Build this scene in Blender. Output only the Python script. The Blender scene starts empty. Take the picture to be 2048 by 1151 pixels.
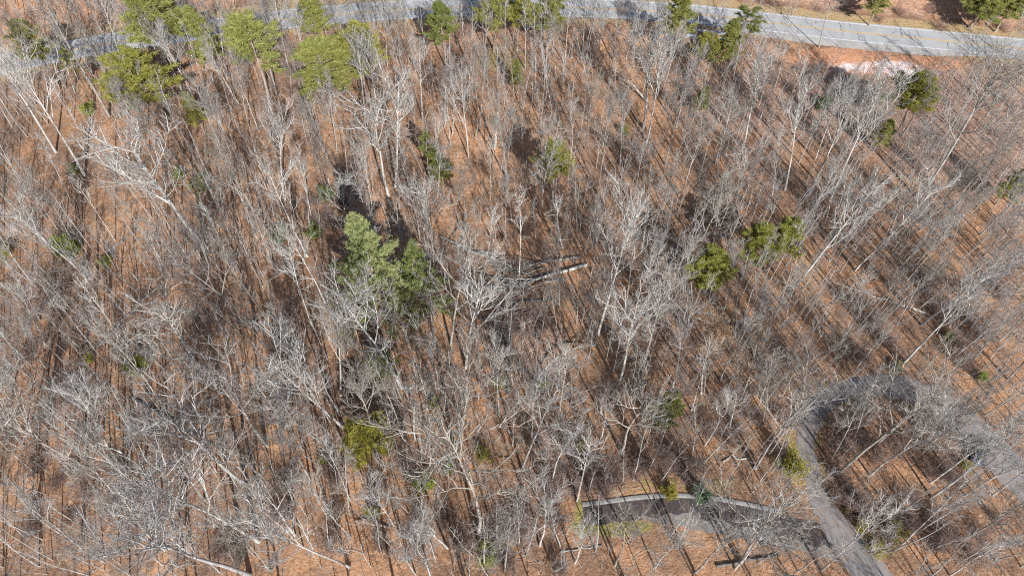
import bpy, bmesh, math, random
import numpy as np
from mathutils import Vector, Matrix

R = math.radians
scn = bpy.context.scene
COL = scn.collection
PI = math.pi

# ------------------------------------------------------------------ camera, sky, sun, exposure
W_PX, H_PX, F_PX = 2048.0, 1151.0, 1400.0        # photograph size and focal length in its pixels
CAM_H, PITCH = 100.0, 54.5                        # metres above the ground, degrees below the horizon
cam_data = bpy.data.cameras.new('camera')
cam = bpy.data.objects.new('camera', cam_data)
COL.objects.link(cam)
cam.location = (0, 0, CAM_H)
cam.rotation_euler = (R(90 - PITCH), 0, 0)
cam_data.sensor_width = 36.0
cam_data.lens = 36.0 * F_PX / W_PX
cam_data.clip_start = 0.5
cam_data.clip_end = 9000
scn.camera = cam

SUN_ELEV, SUN_AZ = 34.0, 161.0                    # azimuth clockwise from +Y (behind the camera, to its right)
world = bpy.data.worlds.new('World')
scn.world = world
world.use_nodes = True
wn = world.node_tree
wn.nodes.clear()
wo = wn.nodes.new('ShaderNodeOutputWorld')
wb = wn.nodes.new('ShaderNodeBackground')
ws = wn.nodes.new('ShaderNodeTexSky')
ws.sky_type = 'NISHITA'
ws.sun_disc = False
ws.sun_elevation = R(SUN_ELEV)
ws.sun_rotation = R(SUN_AZ)
wb.inputs['Strength'].default_value = 0.075
wn.links.new(ws.outputs['Color'], wb.inputs['Color'])
wn.links.new(wb.outputs['Background'], wo.inputs['Surface'])

sun_data = bpy.data.lights.new('sun', 'SUN')
sun_data.energy = 5.0
sun_data.angle = R(0.5)
sun_data.color = (1.0, 0.975, 0.94)
sun = bpy.data.objects.new('sun', sun_data)
COL.objects.link(sun)
to_sun = Vector((math.sin(R(SUN_AZ)) * math.cos(R(SUN_ELEV)), math.cos(R(SUN_AZ)) * math.cos(R(SUN_ELEV)), math.sin(R(SUN_ELEV))))
sun.rotation_euler = to_sun.to_track_quat('Z', 'Y').to_euler()
sun.location = (40, -60, 140)

scn.view_settings.view_transform = 'Standard'
scn.view_settings.look = 'None'
scn.view_settings.exposure = 0.52
scn.view_settings.gamma = 1.0
scn.view_settings.use_curve_mapping = False
scn.cycles.use_denoising = False
scn.cycles.filter_width = 1.1
scn.cycles.max_bounces = 5
scn.cycles.diffuse_bounces = 2
scn.cycles.glossy_bounces = 2

# ------------------------------------------------------------------ materials
MATS = {}
class NT:
    """short-hand for building a node tree"""
    def __init__(s, name):
        s.m = bpy.data.materials.new(name); s.m.use_nodes = True
        s.t = s.m.node_tree; s.t.nodes.clear()
        s.out = s.t.nodes.new('ShaderNodeOutputMaterial')
        s.b = s.t.nodes.new('ShaderNodeBsdfPrincipled')
        s.t.links.new(s.b.outputs[0], s.out.inputs[0])
        s.b.inputs['Roughness'].default_value = 0.85
        s.b.inputs['Specular IOR Level'].default_value = 0.2
        MATS[name] = s.m
    def n(s, kind, **kw):
        nd = s.t.nodes.new(kind)
        for k, v in kw.items():
            if k in nd.inputs: nd.inputs[k].default_value = v
            else: setattr(nd, k, v)
        return nd
    def l(s, a, b): s.t.links.new(a, b)
    def coord(s, which='Object'):
        return s.n('ShaderNodeTexCoord').outputs[which]
    def pos(s): return s.n('ShaderNodeNewGeometry').outputs['Position']
    def noise(s, vec, scale, detail=4, rough=0.6):
        nd = s.n('ShaderNodeTexNoise'); nd.inputs['Scale'].default_value = scale
        nd.inputs['Detail'].default_value = detail; nd.inputs['Roughness'].default_value = rough
        s.l(vec, nd.inputs['Vector']); return nd.outputs['Fac']
    def ramp(s, fac, stops):
        nd = s.n('ShaderNodeValToRGB'); cr = nd.color_ramp
        while len(cr.elements) < len(stops): cr.elements.new(0.5)
        for e, (p, c) in zip(cr.elements, stops):
            e.position = p; e.color = (c[0], c[1], c[2], 1) if not isinstance(c, (int, float)) else (c, c, c, 1)
        s.l(fac, nd.inputs[0]); return nd.outputs[0]
    def mix(s, fac, a, b, mode='MIX'):
        nd = s.n('ShaderNodeMix', data_type='RGBA', blend_type=mode)
        for inp, v in ((nd.inputs[0], fac), (nd.inputs[6], a), (nd.inputs[7], b)):
            if hasattr(v, 'links'): s.l(v, inp)
            elif isinstance(v, (int, float)): inp.default_value = v
            else: inp.default_value = (v[0], v[1], v[2], 1)
        return nd.outputs[2]
    def math(s, op, a, b=0.0):
        nd = s.n('ShaderNodeMath', operation=op)
        for inp, v in ((nd.inputs[0], a), (nd.inputs[1], b)):
            if hasattr(v, 'links'): s.l(v, inp)
            else: inp.default_value = v
        return nd.outputs[0]
    def bump(s, h, strength, dist):
        nd = s.n('ShaderNodeBump'); nd.inputs['Strength'].default_value = strength
        nd.inputs['Distance'].default_value = dist; s.l(h, nd.inputs['Height'])
        s.l(nd.outputs[0], s.b.inputs['Normal'])
    def base(s, c): 
        if hasattr(c, 'links'): s.l(c, s.b.inputs['Base Color'])
        else: s.b.inputs['Base Color'].default_value = (c[0], c[1], c[2], 1)

def simple(name, a, b, scale=3.0, rough=0.85, bumpd=0.0, spec=0.2):
    t = NT(name); p = t.coord('Object')
    f = t.noise(p, scale, 5)
    t.base(t.mix(t.ramp(f, [(0.3, 0.0), (0.7, 1.0)]), a, b))
    t.b.inputs['Roughness'].default_value = rough
    t.b.inputs['Specular IOR Level'].default_value = spec
    if bumpd: t.bump(f, 0.6, bumpd)
    return t.m

def mat_ground():
    t = NT('leaf_litter'); p = t.pos()
    fine = t.noise(p, 2.4, 3, 0.8)
    mid = t.noise(p, 0.42, 3, 0.65)
    big = t.noise(p, 0.05, 2, 0.6)
    vor = t.n('ShaderNodeTexVoronoi'); vor.inputs['Scale'].default_value = 2.6; t.l(p, vor.inputs['Vector'])
    hue = t.n('ShaderNodeSeparateColor'); t.l(vor.outputs['Color'], hue.inputs[0])
    leaf = t.ramp(fine, [(0.26, (0.13, 0.068, 0.036)), (0.40, (0.27, 0.142, 0.076)), (0.52, (0.415, 0.23, 0.132)), (0.62, (0.525, 0.312, 0.19)), (0.76, (0.68, 0.465, 0.315))])
    leaf = t.mix(t.math('MULTIPLY', hue.outputs[0], 0.30), leaf, (0.47, 0.215, 0.10))
    leaf = t.mix(t.ramp(hue.outputs[1], [(0.70, 0.0), (0.95, 0.55)]), leaf, (0.13, 0.075, 0.045))
    leaf = t.mix(t.ramp(hue.outputs[2], [(0.86, 0.0), (0.97, 0.5)]), leaf, (0.62, 0.47, 0.33))
    leaf = t.mix(t.math('MULTIPLY', t.ramp(mid, [(0.40, 0.0), (0.62, 1.0)]), 0.62), leaf, (0.225, 0.142, 0.098))
    leaf = t.mix(t.math('MULTIPLY', t.ramp(big, [(0.50, 0.0), (0.66, 1.0)]), 0.60), leaf, (0.225, 0.142, 0.10))
    leaf = t.mix(t.math('MULTIPLY', t.ramp(big, [(0.36, 1.0), (0.52, 0.0)]), 0.50), leaf, (0.60, 0.335, 0.185))
    drift = t.noise(p, 0.16, 2, 0.55)
    leaf = t.mix(t.math('MULTIPLY', t.ramp(drift, [(0.48, 0.0), (0.60, 1.0)]), 0.55), leaf, (0.20, 0.125, 0.085))
    at = t.n('ShaderNodeAttribute', attribute_name='zones')
    sep = t.n('ShaderNodeSeparateColor'); t.l(at.outputs['Color'], sep.inputs[0])
    at2 = t.n('ShaderNodeAttribute', attribute_name='zones2')
    sep2 = t.n('ShaderNodeSeparateColor'); t.l(at2.outputs['Color'], sep2.inputs[0])
    nz = t.math('MULTIPLY', t.math('SUBTRACT', t.math('ADD', t.math('MULTIPLY', mid, 0.6), t.math('MULTIPLY', fine, 0.4)), 0.5), 1.1)
    def brk(v): return t.ramp(t.math('ADD', v, nz), [(0.42, 0.0), (0.62, 1.0)])
    c = leaf
    for sock, stops in ((sep.outputs[0], [(0.3, (0.26, 0.165, 0.08)), (0.5, (0.43, 0.30, 0.155)), (0.7, (0.60, 0.46, 0.27))]),
                        (sep2.outputs[1], [(0.3, (0.17, 0.095, 0.068)), (0.5, (0.36, 0.225, 0.16)), (0.7, (0.54, 0.38, 0.29))]),
                        (sep.outputs[1], [(0.3, (0.36, 0.16, 0.085)), (0.55, (0.52, 0.265, 0.155)), (0.75, (0.60, 0.40, 0.28))]),
                        (sep.outputs[2], [(0.3, (0.46, 0.36, 0.34)), (0.6, (0.68, 0.62, 0.62))]),
                        (sep2.outputs[0], [(0.3, (0.14, 0.125, 0.045)), (0.65, (0.36, 0.30, 0.11))])):
        c = t.mix(brk(sock), c, t.ramp(fine, stops))
    t.base(c)
    t.b.inputs['Roughness'].default_value = 0.9
    t.bump(t.math('ADD', fine, t.math('MULTIPLY', mid, 1.6)), 0.7, 0.35)
    return t.m

def mat_bark(name, pale, dark, sc=2.0):
    """bark tinted by the object's own colour, so a tree's trunk, limbs and twigs agree"""
    t = NT(name); p = t.pos()
    mp = t.n('ShaderNodeMapping'); mp.inputs['Scale'].default_value = (1, 1, 0.35); t.l(p, mp.inputs['Vector'])
    f = t.noise(mp.outputs[0], sc, 5, 0.7)
    blot = t.noise(p, 0.7, 3, 0.6)
    c = t.mix(t.ramp(f, [(0.32, 1.0), (0.62, 0.0)]), pale, dark)
    c = t.mix(t.ramp(blot, [(0.55, 0.0), (0.7, 0.35)]), c, (0.24, 0.25, 0.19))
    oi = t.n('ShaderNodeObjectInfo')
    c = t.mix(1.0, c, oi.outputs['Color'], 'MULTIPLY')
    t.base(c); t.bump(f, 0.5, 0.05)
    return t.m

def mat_needle(name, a, b, c3):
    t = NT(name); p = t.pos()
    f = t.noise(p, 1.3, 3, 0.6)
    c = t.ramp(f, [(0.32, a), (0.5, b), (0.7, c3)])
    oi = t.n('ShaderNodeObjectInfo')
    c = t.mix(1.0, c, oi.outputs['Color'], 'MULTIPLY')
    t.base(c)
    t.b.inputs['Roughness'].default_value = 0.6
    tr = t.n('ShaderNodeBsdfTranslucent'); t.l(c, tr.inputs[0])
    ms = t.n('ShaderNodeMixShader'); ms.inputs[0].default_value = 0.42
    t.l(t.b.outputs[0], ms.inputs[1]); t.l(tr.outputs[0], ms.inputs[2]); t.l(ms.outputs[0], t.out.inputs[0])
    return t.m

def mat_asphalt(name, lo, hi, litter=0.0):
    t = NT(name); p = t.pos()
    a = t.noise(p, 0.35, 5, 0.65); b = t.noise(p, 9.0, 4, 0.8)
    c = t.mix(t.ramp(a, [(0.3, 0.0), (0.7, 1.0)]), lo, hi)
    c = t.mix(t.math('MULTIPLY', t.ramp(b, [(0.35, 1.0), (0.6, 0.0)]), 0.35), c, [v * 0.55 for v in lo])
    if litter:
        n1 = t.noise(p, 1.2, 5, 0.75)
        c = t.mix(t.ramp(n1, [(0.51, 0.0), (0.66, litter)]), c, (0.32, 0.19, 0.11))
    t.base(c); t.b.inputs['Roughness'].default_value = 0.9
    t.bump(b, 0.3, 0.02)
    return t.m

mat_ground()
mat_bark('bark', (0.52, 0.51, 0.495), (0.27, 0.255, 0.24))
mat_bark('twig', (0.37, 0.36, 0.35), (0.23, 0.215, 0.205), 4.0)
mat_bark('brush_twig', (0.25, 0.19, 0.165), (0.13, 0.095, 0.085), 4.0)
mat_bark('pine_bark', (0.40, 0.32, 0.27), (0.19, 0.14, 0.115), 2.5)
mat_needle('pine_needle', (0.16, 0.175, 0.045), (0.245, 0.255, 0.07), (0.34, 0.335, 0.12))
mat_needle('white_pine_needle', (0.17, 0.205, 0.09), (0.27, 0.305, 0.14), (0.38, 0.40, 0.21))
mat_needle('bush_leaf', (0.15, 0.17, 0.04), (0.24, 0.25, 0.07), (0.34, 0.33, 0.12))
mat_needle('tan_leaf', (0.36, 0.20, 0.10), (0.50, 0.30, 0.16), (0.64, 0.43, 0.25))
mat_asphalt('road_asphalt', (0.36, 0.365, 0.37), (0.47, 0.47, 0.47))
mat_asphalt('shoulder_asphalt', (0.38, 0.365, 0.35), (0.49, 0.47, 0.44), 0.3)
mat_asphalt('drive_asphalt', (0.21, 0.20, 0.20), (0.32, 0.295, 0.285), 0.7)
mat_asphalt('dark_asphalt', (0.06, 0.05, 0.052), (0.10, 0.085, 0.085), 0.35)
mat_asphalt('gravel', (0.20, 0.19, 0.18), (0.31, 0.295, 0.28), 0.9)
simple('white_paint', (0.72, 0.72, 0.72), (0.52, 0.52, 0.52), 2.0)
simple('yellow_paint', (0.66, 0.42, 0.12), (0.55, 0.36, 0.14), 2.0)
simple('tar', (0.04, 0.04, 0.045), (0.07, 0.07, 0.075), 5.0)
simple('concrete', (0.34, 0.335, 0.32), (0.22, 0.215, 0.21), 1.5, bumpd=0.01)
simple('rock', (0.62, 0.65, 0.70), (0.45, 0.48, 0.53), 2.5, bumpd=0.03)
simple('broken_wood', (0.55, 0.32, 0.14), (0.70, 0.47, 0.25), 6.0)
simple('car_paint', (0.018, 0.045, 0.085), (0.022, 0.055, 0.095), 1.0, rough=0.25, spec=0.5)
simple('car_glass', (0.015, 0.02, 0.025), (0.02, 0.025, 0.03), 1.0, rough=0.08, spec=0.6)
simple('rubber', (0.02, 0.02, 0.02), (0.03, 0.03, 0.03), 3.0)
simple('rim_metal', (0.5, 0.5, 0.52), (0.4, 0.4, 0.42), 3.0, rough=0.35, spec=0.5)
simple('lamp_lens', (0.75, 0.75, 0.75), (0.65, 0.65, 0.65), 3.0, rough=0.2)
simple('tail_lens', (0.35, 0.02, 0.015), (0.28, 0.02, 0.015), 3.0, rough=0.2)
simple('blue_plastic', (0.02, 0.075, 0.15), (0.025, 0.09, 0.17), 3.0, rough=0.5)

# ------------------------------------------------------------------ object helpers
def mesh_np(name, V, faces, mats, smooth=False):
    """V (n,3); faces list of (index array (m,k), material slot)"""
    me = bpy.data.meshes.new(name)
    V = np.asarray(V, dtype=np.float32)
    me.vertices.add(len(V)); me.vertices.foreach_set('co', V.ravel())
    nl = sum(f.size for f, _ in faces); npol = sum(len(f) for f, _ in faces)
    me.loops.add(nl); me.polygons.add(npol)
    li = np.concatenate([f.ravel() for f, _ in faces]).astype(np.int32)
    ks = np.concatenate([np.full(len(f), f.shape[1]) for f, _ in faces]).astype(np.int32)
    st = np.concatenate(([0], np.cumsum(ks)[:-1])).astype(np.int32)
    me.loops.foreach_set('vertex_index', li)
    me.polygons.foreach_set('loop_start', st)
    me.polygons.foreach_set('loop_total', ks)
    me.polygons.foreach_set('material_index', np.concatenate([np.full(len(f), m) for f, m in faces]).astype(np.int32))
    if smooth: me.polygons.foreach_set('use_smooth', np.ones(npol, dtype=bool))
    for m in mats: me.materials.append(MATS[m])
    me.update(calc_edges=True)
    return me

def link(name, me, parent=None, loc=None):
    o = bpy.data.objects.new(name, me); COL.objects.link(o)
    if parent is not None: o.parent = parent
    if loc is not None: o.location = loc
    return o

def empty(name, loc):
    o = bpy.data.objects.new(name, None); COL.objects.link(o); o.location = loc; o.empty_display_size = 0.5
    return o

def tag(o, label=None, cat=None, group=None, kind=None):
    if label: o['label'] = label
    if cat: o['category'] = cat
    if group: o['group'] = group
    if kind: o['kind'] = kind
    return o

def bm_mesh(name, bm, mat):
    me = bpy.data.meshes.new(name); bm.to_mesh(me); bm.free()
    me.materials.append(MATS[mat]); return me

# ------------------------------------------------------------------ pixel -> ground
CP, SP = math.cos(R(PITCH)), math.sin(R(PITCH))
def ray(px, py):
    x = (px - W_PX / 2) / F_PX; y = (H_PX / 2 - py) / F_PX
    return np.array([x, CP + y * SP, -SP + y * CP])
def proj(p):
    """world point -> photograph pixel (only used to word the labels and to choose what is in view)"""
    x, y, z = p[0], p[1], p[2] - CAM_H
    d = y * CP - z * SP; u = y * SP + z * CP
    return (W_PX / 2 + F_PX * x / d, H_PX / 2 - F_PX * u / d)
def flat(px, py, z=0.0):
    r = ray(px, py); t = (z - CAM_H) / r[2]
    return np.array([r[0] * t, r[1] * t, z])

def resample(P, step):
    P = np.asarray(P, float)
    # Catmull-Rom then even spacing
    Q = []
    n = len(P)
    for i in range(n - 1):
        p0, p1, p2, p3 = P[max(i - 1, 0)], P[i], P[i + 1], P[min(i + 2, n - 1)]
        for t in np.linspace(0, 1, 24, endpoint=False):
            Q.append(0.5 * ((2 * p1) + (-p0 + p2) * t + (2 * p0 - 5 * p1 + 4 * p2 - p3) * t * t + (-p0 + 3 * p1 - 3 * p2 + p3) * t ** 3))
    Q.append(P[-1]); Q = np.array(Q)
    d = np.concatenate(([0], np.cumsum(np.linalg.norm(np.diff(Q, axis=0), axis=1))))
    m = max(2, int(d[-1] / step))
    s = np.linspace(0, d[-1], m + 1)
    return np.stack([np.interp(s, d, Q[:, k]) for k in range(P.shape[1])], 1)

HW = resample([flat(px, py)[:2] for px, py in [(-330, 212), (-150, 168), (0, 130), (80, 112), (236, 84), (440, 55), (653, 31), (906, 16), (1142, 16), (1330, 24), (1450, 35), (1560, 48), (1700, 64), (1900, 83), (2048, 98), (2240, 120), (2500, 152)]], 2.0)
DRIVE_PX = [(1800, 1230), (1750, 1170), (1702, 1105), (1657, 1040), (1631, 988), (1617, 930), (1609, 890), (1619, 850), (1645, 808), (1692, 778), (1745, 770), (1800, 774), (1855, 795), (1905, 830), (1955, 878), (2000, 922), (2050, 975), (2120, 1040)]
DRIVE_W = [5.4, 5.2, 4.8, 3.9, 2.7, 2.5, 2.7, 3.0, 3.2, 3.4, 3.7, 4.3, 5.0, 5.6, 6.0, 6.0, 5.6, 5.5]
DR = resample([list(flat(px, py)[:2]) + [w] for (px, py), w in zip(DRIVE_PX, DRIVE_W)], 0.5)
LOW_PX = [(1168, 1031), (1200, 1028), (1240, 1023), (1290, 1018), (1350, 1016), (1410, 1021), (1470, 1033), (1530, 1048), (1590, 1064), (1690, 1092)]
LOW_W = [2.7, 2.8, 2.8, 2.9, 3.0, 3.1, 3.3, 3.5, 3.6, 4.0]
LW = resample([list(flat(px, py)[:2]) + [w] for (px, py), w in zip(LOW_PX, LOW_W)], 1.0)

def dist_poly(x, y, P):
    """distance of points to a polyline's vertices (vectorised)"""
    x = np.atleast_1d(x); y = np.atleast_1d(y)
    out = np.full(x.shape, 1e9); idx = np.zeros(x.shape, int)
    for i in range(len(P)):
        d = (x - P[i, 0]) ** 2 + (y - P[i, 1]) ** 2
        m = d < out
        out = np.where(m, d, out); idx = np.where(m, i, idx)
    return np.sqrt(out), idx

def sstep(a, b, x):
    t = np.clip((x - a) / (b - a), 0, 1); return t * t * (3 - 2 * t)

def hw_signed(x, y):
    """signed distance from the highway's centre line, positive on its far side"""
    d, i = dist_poly(x, y, HW)
    i2 = np.clip(i, 1, len(HW) - 2)
    tx = HW[i2 + 1, 0] - HW[i2 - 1, 0]; ty = HW[i2 + 1, 1] - HW[i2 - 1, 1]
    s = np.sign(tx * (np.atleast_1d(y) - HW[i2, 1]) - ty * (np.atleast_1d(x) - HW[i2, 0]))
    return d * s

def height(x, y):
    x = np.asarray(x, float); y = np.asarray(y, float)
    sh = x.shape
    xf, yf = x.ravel(), y.ravel()
    s = hw_signed(xf, yf)
    w = sstep(7.0, 30.0, np.abs(s))
    roll = 1.1 * np.sin(xf / 41 + 0.7) * np.cos(yf / 33 + 0.4) + 0.7 * np.sin(xf / 23 - yf / 37) 
    bank = np.clip(s - 7.5, 0, 60)
    b = 0.30 * bank * sstep(0, 6, bank)
    b = np.where(s > 0, b, 0.0)
    fill = -1.3 * sstep(8.5, 16, -s) * (1 - sstep(60, 110, -s))
    fade = 1 - sstep(250, 900, np.hypot(xf, yf))
    return ((roll * w + fill) * fade + b).reshape(sh)

_gx = np.arange(-260, 261, 2.0); _gy = np.arange(-60, 301, 2.0)
_GZ = height(*np.meshgrid(_gx, _gy))
def gz(x, y):
    """height by interpolation in a two-metre table"""
    u = min(max((x + 260) / 2.0, 0), len(_gx) - 1.001); v = min(max((y + 60) / 2.0, 0), len(_gy) - 1.001)
    i, j = int(u), int(v); u -= i; v -= j
    return float((_GZ[j, i] * (1 - u) + _GZ[j, i + 1] * u) * (1 - v) + (_GZ[j + 1, i] * (1 - u) + _GZ[j + 1, i + 1] * u) * v)
def at(px, py):
    """photograph pixel -> point on the ground"""
    z = 0.0
    for _ in range(6):
        p = flat(px, py, z); z = gz(p[0], p[1])
    return np.array([p[0], p[1], z])

# ------------------------------------------------------------------ the ground
def build_ground():
    core_x = np.arange(-186, 187, 1.2); core_y = np.arange(-12, 236, 1.2)
    far = [260, 340, 480, 700, 1100, 1800, 3000, 5000]
    xs = np.concatenate(([-v for v in far[::-1]], [-215], core_x, [215], far))
    ys = np.concatenate(([-v for v in far[::-1]], [-140, -80, -40, -24], core_y, [248], far))
    X, Y = np.meshgrid(xs, ys)
    Z = height(X, Y)
    Z = np.minimum(Z, 24)
    nx, ny = len(xs), len(ys)
    V = np.stack([X.ravel(), Y.ravel(), Z.ravel()], 1)
    i = np.arange((ny - 1) * nx).reshape(ny - 1, nx)[:, :-1].ravel()
    F = np.stack([i, i + 1, i + nx + 1, i + nx], 1)
    me = mesh_np('ground', V, [(F, 0)], ['leaf_litter'], smooth=True)
    xf, yf = V[:, 0], V[:, 1]
    s = hw_signed(xf, yf)
    zones = np.zeros((len(V), 4), np.float32); zones[:, 3] = 1
    z2 = np.zeros((len(V), 4), np.float32); z2[:, 3] = 1
    pxx = np.array([proj((a, b, 0)) if b > -20 else (0, 5000) for a, b in zip(xf, yf)])
    px, py = pxx[:, 0], pxx[:, 1]
    def blob(cx, cy, rx, ry, soft=0.5):
        c = at(cx, cy); 
        d = np.sqrt(((xf - c[0]) / rx) ** 2 + ((yf - c[1]) / ry) ** 2)
        return 1 - sstep(1 - soft, 1 + soft, d)
    right = sstep(20, 50, xf)
    # dry grass verge beyond the road and in a band on the near side
    zones[:, 0] = np.maximum((1 - sstep(6, 9, s)) * (s > 3), (1 - sstep(5, 10, -s)) * (s < 0) * 0.6)
    zones[:, 0] = np.maximum(zones[:, 0], 0.5 * blob(1990, 170, 30, 9))
    # red clay: patch by the shoulder, cut bank beyond the road
    clay = np.maximum(blob(1690, 113, 13, 3.0), blob(1790, 129, 18, 2.6))
    clay = np.maximum(clay, 0.47 * sstep(8, 11, s))
    zones[:, 1] = clay
    zones[:, 2] = np.maximum(blob(1750, 133, 13, 2.2), blob(1815, 146, 9, 2.0)) * 0.57
    dl, il = dist_poly(xf, yf, LW); dd, idd = dist_poly(xf, yf, DR)
    moss = np.maximum(blob(1225, 1052, 6.0, 1.3) * 1.0, blob(1163, 1035, 0.9, 3.0))
    moss = np.maximum(moss, 0.5 * blob(1350, 972, 14, 2.2))
    moss = np.maximum(moss, 0.55 * blob(1600, 930, 2.6, 8)); moss = np.maximum(moss, 0.6 * blob(1745, 1080, 5, 3))
    moss = np.maximum(moss, 0.5 * (1 - sstep(2.0, 4.5, dd)) * (idd < 80))
    moss = np.maximum(moss, 0.5 * blob(1010, 120, 8, 7))
    z2[:, 0] = moss
    brush = np.maximum(blob(1700, 200, 42, 16) * 0.75, 0.56 * sstep(7, 10, s) * right)
    brush = np.maximum(brush, 0.55 * blob(1130, 960, 12, 5)); brush = np.maximum(brush, 0.6 * blob(1050, 690, 9, 8))
    brush = np.maximum(brush, 0.6 * blob(1950, 260, 40, 22))
    brush = np.maximum(brush, 0.42 * blob(1050, 90, 60, 14))
    z2[:, 1] = brush
    for nm, dat in (('zones', zones), ('zones2', z2)):
        a = me.color_attributes.new(nm, 'FLOAT_COLOR', 'POINT'); a.data.foreach_set('color', dat.ravel())
    o = link('ground', me); tag(o, kind='structure'); return o
build_ground()

# ------------------------------------------------------------------ roads
def strip(P, lo, hi, lift, ncross=4, i0=0, i1=None, wob=0.0, seed=0):
    """sheet following a polyline between two sideways offsets (arrays or numbers; positive = left of travel)"""
    if np.ndim(lo) and len(lo) == len(P): lo = lo[i0:i1]
    if np.ndim(hi) and len(hi) == len(P): hi = hi[i0:i1]
    P = P[i0:i1]
    n = len(P)
    T = np.gradient(P[:, :2], axis=0); T /= np.linalg.norm(T, axis=1)[:, None]
    N = np.stack([-T[:, 1], T[:, 0]], 1)
    lo = np.broadcast_to(lo, n).astype(float).copy(); hi = np.broadcast_to(hi, n).astype(float).copy()
    if wob:
        rg = np.random.default_rng(seed)
        lo -= rg.normal(0, wob, n); hi += rg.normal(0, wob, n)
    f = np.linspace(0, 1, ncross)
    off = lo[:, None] * (1 - f) + hi[:, None] * f
    XY = P[:, None, :2] + N[:, None, :] * off[:, :, None]
    Z = height(XY[..., 0], XY[..., 1]) + lift
    V = np.concatenate([XY, Z[..., None]], 2).reshape(-1, 3)
    i = np.arange((n - 1) * ncross).reshape(n - 1, ncross)[:, :-1].ravel()
    return V, np.stack([i, i + ncross, i + ncross + 1, i + 1], 1)[:, ::-1]

def sheet(name, mat, *a, parent=None, **k):
    V, F = strip(*a, **k)
    o = link(name, mesh_np(name, V, [(F, 0)], [mat]), parent)
    if parent is None: tag(o, kind='structure')
    return o

# the highway runs left to right, so "left of travel" is its far side
hw = sheet('highway', 'road_asphalt', HW, -4.0, 4.1, 0.03, ncross=6, wob=0.05)
hx = np.array([proj((p[0], p[1], 0))[0] for p in HW])
def hw_i(px): return int(np.argmin(abs(hx - px)))
prof = np.interp(hx, [1380, 1500, 1600, 1860, 1960, 2500], [4.0, 5.6, 6.6, 6.4, 4.6, 4.6])
sheet('road_shoulder', 'shoulder_asphalt', HW, -prof, -3.95, 0.034, ncross=4, i0=hw_i(1380), wob=0.10, seed=3)
sheet('edge_line', 'white_paint', HW, 3.42, 3.68, 0.038, ncross=2, parent=hw)
sheet('edge_line', 'white_paint', HW, -3.60, -3.36, 0.038, ncross=2, parent=hw)
sheet('centre_line', 'yellow_paint', HW, 0.07, 0.25, 0.038, ncross=2, parent=hw)
sheet('centre_line', 'yellow_paint', HW, -0.25, -0.07, 0.038, ncross=2, parent=hw)
rg = np.random.default_rng(5)
for px, a, b in [(1687, 0.2, 3.3), (1697, 2.2, 3.3), (1803, 0.3, 3.4), (1840, 0.0, 3.5), (1717, -3.2, -0.3), (1896, -0.2, -2.6), (1957, 1.0, 3.0), (1640, 1.6, 3.2), (1650, 2.4, 3.5), (2003, -3.0, 0.4), (1780, -6.0, -3.9), (1590, -1.5, -3.2), (120, -3, 3), (560, -3, 2)]:
    i = hw_i(px); T = HW[i + 1] - HW[i]; T /= np.linalg.norm(T); N = np.array([-T[1], T[0]])
    k = 9; u = np.linspace(a, b, k); jog = np.cumsum(rg.normal(0, 0.14, k))
    C = HW[i][None] + N[None] * u[:, None] + T[None] * jog[:, None]
    wdt = 0.055
    V = np.concatenate([np.c_[C - T * wdt, np.full(k, 0.043)], np.c_[C + T * wdt, np.full(k, 0.043)]])
    j = np.arange(k - 1)
    F = np.stack([j, j + k, j + k + 1, j + 1], 1)
    link('tar_crack', mesh_np('tar_crack', V, [(F, 0)], ['tar']), hw)

sheet('driveway', 'drive_asphalt', DR, -DR[:, 2] / 2, DR[:, 2] / 2, 0.035, ncross=9, wob=0.13, seed=9)
# the lower road: dark asphalt, concrete kerb on its far side, pale gravel on its near side
sheet('lower_road', 'dark_asphalt', LW, -LW[:, 2] / 2, LW[:, 2] / 2, 0.028, ncross=4, i1=len(LW) - 2, wob=0.04, seed=4)
lx = np.array([proj((p[0], p[1], 0))[0] for p in LW])
gw = np.interp(lx, [1150, 1270, 1330, 1480, 1600, 1660], [0.0, 0.2, 1.2, 1.5, 1.0, 0.8])
g0 = int(np.argmin(abs(lx - 1275)))
sheet('gravel_apron', 'gravel', LW, (-LW[:, 2] / 2 - gw)[g0:], (-LW[:, 2] / 2 + 0.5)[g0:], 0.032, ncross=4, i0=g0, wob=0.22, seed=8)

def kerb():
    P = LW[:len(LW) - 9]; n = len(P)
    T = np.gradient(P[:, :2], axis=0); T /= np.linalg.norm(T, axis=1)[:, None]
    N = np.stack([-T[:, 1], T[:, 0]], 1)
    base = P[:, 2] / 2
    sect = [(0.003, -0.05), (0.0, 0.12), (0.05, 0.15), (0.62, 0.15), (0.68, 0.12), (0.69, -0.05)]
    par = None
    k = tag(empty('kerb', (P[n // 2, 0], P[n // 2, 1], gz(*P[n // 2, :2]))), kind='structure')
    L = 3
    for i in range(0, n - L, L):
        seg = slice(i, i + L + 1)
        rows = []
        for j, q in enumerate(range(i, i + L + 1)):
            a = 0.012 if j == 0 else (-0.012 if j == L else 0)
            for o, h in sect:
                xy = P[q, :2] + N[q] * (base[q] + o) + T[q] * a
                rows.append((xy[0], xy[1], gz(xy[0], xy[1]) + h))
        V = np.array(rows) - np.array(k.location)
        m = len(sect); F = []
        for r_ in range(L):
            for c in range(m - 1):
                F.append((r_ * m + c, r_ * m + c + 1, (r_ + 1) * m + c + 1, (r_ + 1) * m + c))
        link('kerb_stone', mesh_np('kerb_stone', V, [(np.array(F), 0)], ['concrete']), k)
kerb()

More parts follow.
